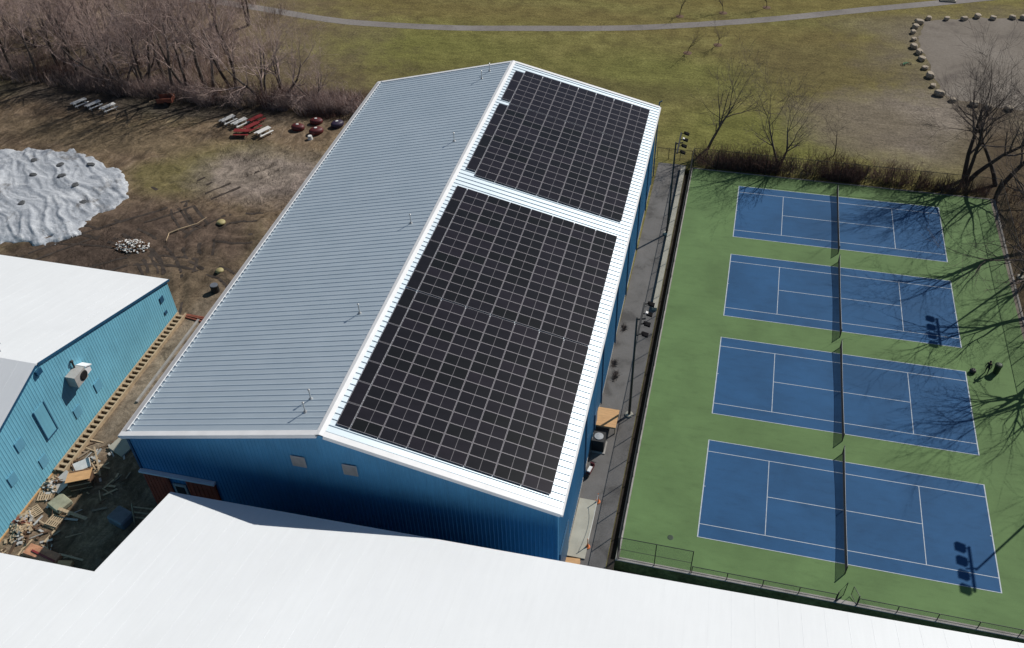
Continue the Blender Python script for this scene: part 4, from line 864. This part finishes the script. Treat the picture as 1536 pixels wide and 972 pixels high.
for z in (0.5, 1.0, 1.5): mb = MB(); mb.bar((-1.2,-0.3+z*.35,z),(1.2,-0.3+z*.35,z),0.09); mb.build("rail", MAT['lumber'], t)
r = random.Random(31); mb = MB()
for k in range(170):
    x = r.uniform(-57.4,-49.5); y = r.uniform(-15,-1.5)
    if x > -57.4+7.5*(1-r.random()**1.7): continue
    mb.obox((x, y, 0.22+r.uniform(0,.12)), r.uniform(.3,1.5), r.uniform(.05,.22), .05, Matrix.Rotation(r.uniform(0,3.2),3,'Z')@Matrix.Rotation(r.gauss(0,.15),3,'Y'), r.choice([0,0,1,2,3]))
tag(mb.build("scrap_litter", [MAT['lumber'], MAT['oldwood'], MAT['brownwood'], MAT['greybox']]), "scattered wood scraps and offcuts between the cyan building and the hall", "scraps", None, "stuff")
r = random.Random(21)
for i, (x, y, lab) in enumerate([(-57.2,-11.6,"pinkish rubble heap against the cyan wall nearest the white roof"),(-56.4,-12.6,"small dark rubble heap near the white roof's left edge"),(-57.0,-7.4,"pale rubble heap where the timber framework ends")]):
    mb = MB()
    for k in range(70):
        a = r.uniform(0,6.28); q = r.random()**.6; s_ = r.uniform(.08,.28); mb.obox((math.cos(a)*q*0.9, math.sin(a)*q*1.1, .1+(1-q)*.6), s_*r.uniform(1,2.4), s_, s_*.7, Matrix.Rotation(r.uniform(0,6),3,'Z')@Matrix.Rotation(r.gauss(0,.6),3,'X'), r.choice([0,0,1,2]))
    tag(mb.build("rubble_heap", [MAT['lumber'], MAT['rust'] if i == 0 else MAT['brownwood'], MAT['greybox']], None, False, (x, y, 0.1)), lab, "rubble", "rubble heaps along the cyan wall")

# ------------------------------------------------------------------ TREES
def grow(mbT, mbC, r, p, d, L_, rad, lev, maxlev, gnarl, nchild, lift):
    nseg = 5 if lev == 0 else (4 if lev == 1 else (3 if lev == 2 else 2))
    pts = [p.copy()]; rads = [rad]; dd = d.copy()
    for i in range(nseg):
        dd = (dd + Vector((r.gauss(0,gnarl), r.gauss(0,gnarl), r.gauss(0,gnarl)+lift*(1 if lev else 0)))).normalized()
        pts.append(pts[-1]+dd*L_/nseg); rads.append(rad*(1-0.62*(i+1)/nseg))
    (mbT if lev == 0 else mbC).tube(pts, rads, 7 if lev == 0 else (5 if lev == 1 else 3), cap=False)
    if lev >= maxlev: return
    n_ = nchild[lev]
    for c in range(n_):
        t = r.uniform(0.35 if lev == 0 else 0.2, 1.0) if c > 0 else 1.0
        fi = t*nseg; i0 = min(int(fi), nseg-1); q = pts[i0].lerp(pts[i0+1], fi-i0); rr = (rads[i0]*(1-(fi-i0))+rads[i0+1]*(fi-i0))
        base = (pts[i0+1]-pts[i0]).normalized(); ax = base.orthogonal().normalized(); ax.rotate(Matrix.Rotation(r.uniform(0,6.283), 3, base))
        ang = r.uniform(0.35, 0.95) if c > 0 else r.uniform(0.05,0.3)
        nd = (base*math.cos(ang)+ax*math.sin(ang)).normalized()
        grow(mbT, mbC, r, q, nd, L_*r.uniform(0.50,0.78)*(1.0 if lev else 0.85), max(0.012, rr*r.uniform(0.5,0.75)), lev+1, maxlev, gnarl*1.15, nchild, lift)
def make_tree(name, label, cat, seed, H, rad, stems=1, nchild=(6,5,5,3), maxlev=4, gnarl=0.13, lean=(0,0), bark='bark', twig='twig', lift=0.06, group=None, spread=0.25):
    r = random.Random(seed); T = MB(); K = MB()
    for s in range(stems):
        a = 6.283*s/stems+r.uniform(-.4,.4); sp = spread if stems > 1 else 0.05
        d = Vector((lean[0]+math.cos(a)*sp, lean[1]+math.sin(a)*sp, 1)).normalized()
        grow(T, K, r, Vector((math.cos(a)*rad*(0.9 if stems > 1 else 0), math.sin(a)*rad*(0.9 if stems > 1 else 0), -0.1)), d, H*r.uniform(.50,.60), rad*r.uniform(.8,1.0), 0, maxlev, gnarl, nchild, lift)
    t = thing(name, label, cat, (0,0,0), 0, group)
    T.build("trunk", MAT[bark], t, True); K.build("crown", MAT[twig], t); return t
GT = "bare trees of the left thicket"
proto = [make_tree("bare_tree", "", "tree", 11, 18, .28, 1, (6,5,5,4), gnarl=.12, bark='greybark', twig='mauvetwig', group=GT),
         make_tree("bare_tree", "", "tree", 12, 16, .27, 2, (5,5,4,3), gnarl=.12, bark='bark', twig='mauvetwig', group=GT, spread=.22),
         make_tree("bare_tree", "", "tree", 13, 19, .32, 1, (6,5,4,4), gnarl=.10, lean=(-.28,.05), bark='bark', twig='mauvetwig', group=GT),
         make_tree("bare_tree", "", "tree", 14, 13, .25, 3, (5,5,4,3), gnarl=.15, bark='greybark', twig='mauvetwig', group=GT, spread=.38)]
tp = [(-70.0,63.0,3,1.05,"forked bare tree with dark spreading limbs before the grass, nearest the hall"),(-61.5,63.4,3,.62,"small bare tree between the forked thicket tree and the hall's far corner"),(-67.2,64.5,3,1.0,"bare dark tree just right of the large forked one")]
spots = []
r = random.Random(99)
xsT = [-140,-134,-128.5,-122,-117,-112.5,-109,-105,-101.5,-98.8,-95.5,-93.5,-91.2,-89.0,-87.2,-84.8,-82.6,-80,-77.6,-75.2]
for i, x in enumerate(xsT): spots.append((x, 62.5+r.uniform(-0.6,3.2)))
for i in range(40): spots.append((-146+i*1.6+r.uniform(-1,1), 69+r.uniform(0,20)))
used = [False]*4
alls = [(x, y, i % 3 if r.random() < .8 else 3, r.uniform(.8,1.12)) for i, (x, y) in enumerate(spots)]
front = sorted([a for a in alls if a[1] < 67], key=lambda a: a[0]); back = sorted([a for a in alls if a[1] >= 67], key=lambda a: a[0])
def put_tree(k, loc, rz, label, sc):
    if not used[k]:
        used[k] = True; t = proto[k]; t.location = loc; t.rotation_euler.z = rz; t.scale = (sc*1.15, sc*.85, sc*.60); t['label'] = label
        return t
    return dup(proto[k], loc, rz, label, sc)
for i, (x, y, k, sc) in enumerate(front): put_tree(k, (x, y, 0), r.uniform(0,6) if k != 2 else r.uniform(-.5,.5), "bare tree in the front row of the left thicket, %s from its left end" % ORD[i], sc)
for i, (x, y, k, sc) in enumerate(back): put_tree(k, (x, y, 0), r.uniform(0,6) if k != 2 else r.uniform(-.5,.5), "bare tree in the back row of the left thicket, %s from its left end" % ORD[i], sc*.95)
for x, y, k, sc, lab in tp: put_tree(k, (x, y, 0), r.uniform(0,6), lab, sc)
# shrubs of the thicket
def make_shrub(seed, H, W_, n_, twig, name="bare_shrub", k=6):
    r = random.Random(seed); mb = MB()
    for i in range(n_):
        a = r.uniform(0,6.283); q = r.random()**.5*W_*.45; p = Vector((math.cos(a)*q, math.sin(a)*q, 0)); d = Vector((math.cos(a)*r.uniform(.05,.7), math.sin(a)*r.uniform(.05,.7), 1)).normalized(); L_ = H*r.uniform(.5,1)
        p1 = p+d*L_*.5; p2 = p1+(d+Vector((r.gauss(0,.25), r.gauss(0,.25), 0))).normalized()*L_*.5; mb.tube([p,p1,p2], [.024,.017,.008], 3, cap=False)
        for j in range(k):
            q0 = p.lerp(p1, r.uniform(.4,1)) if r.random() < .5 else p1.lerp(p2, r.random()); dd = Vector((r.gauss(0,.6), r.gauss(0,.6), r.uniform(.2,1))).normalized()*L_*r.uniform(.15,.38)
            mb.tube([q0, q0+dd*.5+Vector((0,0,.03)), q0+dd], [.012,.010,.006], 3, cap=False)
    return mb.mesh(name, MAT[twig])
shm = [make_shrub(1,3.0,3.0,80,'mauvetwig'), make_shrub(2,2.2,3.2,90,'twig'), make_shrub(3,3.6,2.6,70,'redtwig'), make_shrub(4,1.8,3.4,95,'greybark')]
nS = 44
for i in range(nS):
    x = -138+i*1.93+r.uniform(-.5,.5); y = 60.6+r.uniform(0,2.5)+(1.5 if x < -100 else 0)
    o = bpy.data.objects.new("bare_shrub", shm[r.choice([0,0,1,2,3])]); C.objects.link(o); o.location = (x, y, 0); o.rotation_euler.z = r.uniform(0,6); o.scale = (r.uniform(.9,1.3),)*3
    tag(o, "bare brown shrub at the foot of the left thicket, %s from its left end" % ORD[i], "shrub", "bare shrubs along the left thicket edge")
# undergrowth no one could count
def undergrowth(name, label, boxes, n_, h0, h1, mat, seed):
    r = random.Random(seed); mb = MB()
    for k in range(n_):
        bx = r.choice(boxes); x = r.uniform(bx[0],bx[1]); y = r.uniform(bx[2],bx[3])
        if fbm(x*.16, y*.16, seed) < -0.08: continue
        h = r.uniform(h0,h1); p = Vector((x,y,0)); d = Vector((r.gauss(0,.28)*h, r.gauss(0,.28)*h, h)); q = Vector((r.uniform(-1,1), r.uniform(-1,1), 0)).normalized()*r.uniform(.012,.028)
        mid_ = p+d*.55+Vector((r.gauss(0,.1)*h, r.gauss(0,.1)*h, 0)); mb.add([p-q, p+q, mid_+q*.7, mid_-q*.7, p+d], [(0,1,2,3),(3,2,4)])
    return tag(mb.build(name, mat), label, "undergrowth", None, "stuff")
undergrowth("thicket_undergrowth", "tangle of bare brown stems filling the left thicket", [(-150,-80,62,98),(-150,-80,62,98),(-118,-76,61,84),(-100,-58,60.5,66),(-74,-52,61,65)], 60000, .4, 2.9, MAT['mauvetwig'], 4)
undergrowth("dry_scrub", "dark dry scrub between thicket and hall's far corner", [(-62,-46.8,59.5,66)], 3500, .4, 2.0, MAT['redtwig'], 6)
undergrowth("dead_stalks", "pale dead stalks scattered over the yard near the hall", [(-70,-49,36,52)], 5200, .15, .7, MAT['greybark'], 7)
undergrowth("brush_litter", "thin brown brush lying over the churned dirt", [(-74,-47,17,36),(-90,-50,42,58),(-84,-70,18,30)], 9000, .08, .5, MAT['bark'], 11)
undergrowth("hedge_grass", "dry straw and stems along the far court fence", [(-6,21,57.5,59.8),(-6,21,57.5,59.4),(-6,30,57.5,59.0)], 10500, .4, 2.3, MAT['redtwig'], 8)
undergrowth("side_scrub", "dry brown scrub beyond the right court fence", [(31.2,40,-2,60)], 9000, .3, 2.0, MAT['redtwig'], 9)
# shrubs on the far fence
for i in range(17):
    x = -4.8+i*1.72+r.uniform(-.4,.4); 
    if x > 22.5: x += 2
    o = bpy.data.objects.new("dry_shrub", shm[r.choice([2,2,1,2])]); C.objects.link(o); o.location = (x, 58.5+r.uniform(-.4,.6), 0); o.rotation_euler.z = r.uniform(0,6); o.scale = (r.uniform(.8,1.1),)*2+(r.uniform(.7,1.0),)
    tag(o, "dry reddish shrub behind the farthest court, %s from the alley" % ORD[i], "shrub", "dry shrubs along the far court fence")
# trees round the courts
t1 = make_tree("bare_tree", "slender leaning bare tree behind the courts, nearest the hall", "tree", 31, 14.5, .24, 1, (6,5,5,3), gnarl=.10, lean=(.30,.12), bark='greybark', twig='twig'); t1.location = (-4.6,62.3,0)
t2 = make_tree("bare_tree", "twin-stemmed bare tree behind the farthest court's dry hedge", "tree", 32, 12.5, .20, 2, (6,5,4,3), gnarl=.10, bark='greybark', twig='twig', spread=.12); t2.location = (4.7,60.1,0)
t3 = make_tree("bare_sapling", "thin bare sapling on the worn earth right of twin-stemmed tree", "tree", 33, 6.0, .09, 1, (4,4,3,2), gnarl=.12, lean=(.15,.05), bark='bark', twig='twig'); t3.location = (11.6,63.6,0)
t4 = make_tree("bare_tree", "large dark bare tree with many forks behind the courts' right corner", "tree", 34, 16, .34, 3, (6,5,4,4), gnarl=.10, lean=(-.02,.03), bark='bark', twig='twig', spread=.22); t4.location = (27.4,60.6,0)
t5 = make_tree("bare_tree", "dark leaning bare tree at the right edge behind the courts", "tree", 35, 16, .34, 2, (7,5,5,4), gnarl=.11, lean=(.12,.05), bark='bark', twig='twig', spread=.25); t5.location = (31.3,60.4,0)
side = [(34.2,47.5,41,18,(-.05,0),"bare tree right of the courts whose limbs shade the farthest two courts"),(35.2,37.5,42,17,(-.1,0),"bare tree right of the courts beside the second court from the back"),
        (34.6,29.2,43,18,(-.12,-.05),"bare tree right of the courts beside the person"),(41.0,20.0,44,16,(0,0),"bare tree right of the courts nearest the front fence")]
for x, y, sd_, H, ln_, lab in side:
    t = make_tree("bare_tree", lab, "tree", sd_, H, .40, 2, (6,5,4,3), gnarl=.13, lean=ln_, bark='bark', twig='twig', spread=.3); t.location = (x, y, 0)
sap = make_tree("bare_sapling", "", "tree", 51, 4.5, .06, 1, (5,4,3,2), gnarl=.1, bark='bark', twig='twig', group="young trees on the park lawn")
sp_ = [(-5.8,94.0,"young bare tree on the lawn just below the path, nearer the boulders"),(-10.2,90.3,"young bare tree on the lawn below the path, nearer the hall"),(-12.9,103.8,"young bare tree beyond the path, leftmost of three"),(-5.9,106.4,"young bare tree beyond the path, middle of three"),(1.1,109.9,"young bare tree beyond the path, nearest the boulders")]
for i, (x, y, lab) in enumerate(sp_):
    if i == 0: sap.location = (x,y,0); sap['label'] = lab
    else: dup(sap, (x,y,0), i*1.3, lab, 1.0+.2*(i >= 2))
    mb = MB(); mb.lathe((x,y,0), [(0.7,0.005),(0.6,0.05),(0.1,0.12)], 12); tag(mb.build("mulch_ring", MAT['brownwood']), "dark mulch ring round " + lab.replace("young bare tree", "young tree").replace("just ", ""), "mulch", "mulch rings of the young trees")
mb = MB(); mb.box(29.5,32.0,117.3,118.9,0,0.25); mb.box(29.7,31.8,117.5,118.7,0.25,0.4); tag(mb.build("concrete_block", MAT['pale_concrete']), "pale concrete slab block by the path at the top edge", "block")
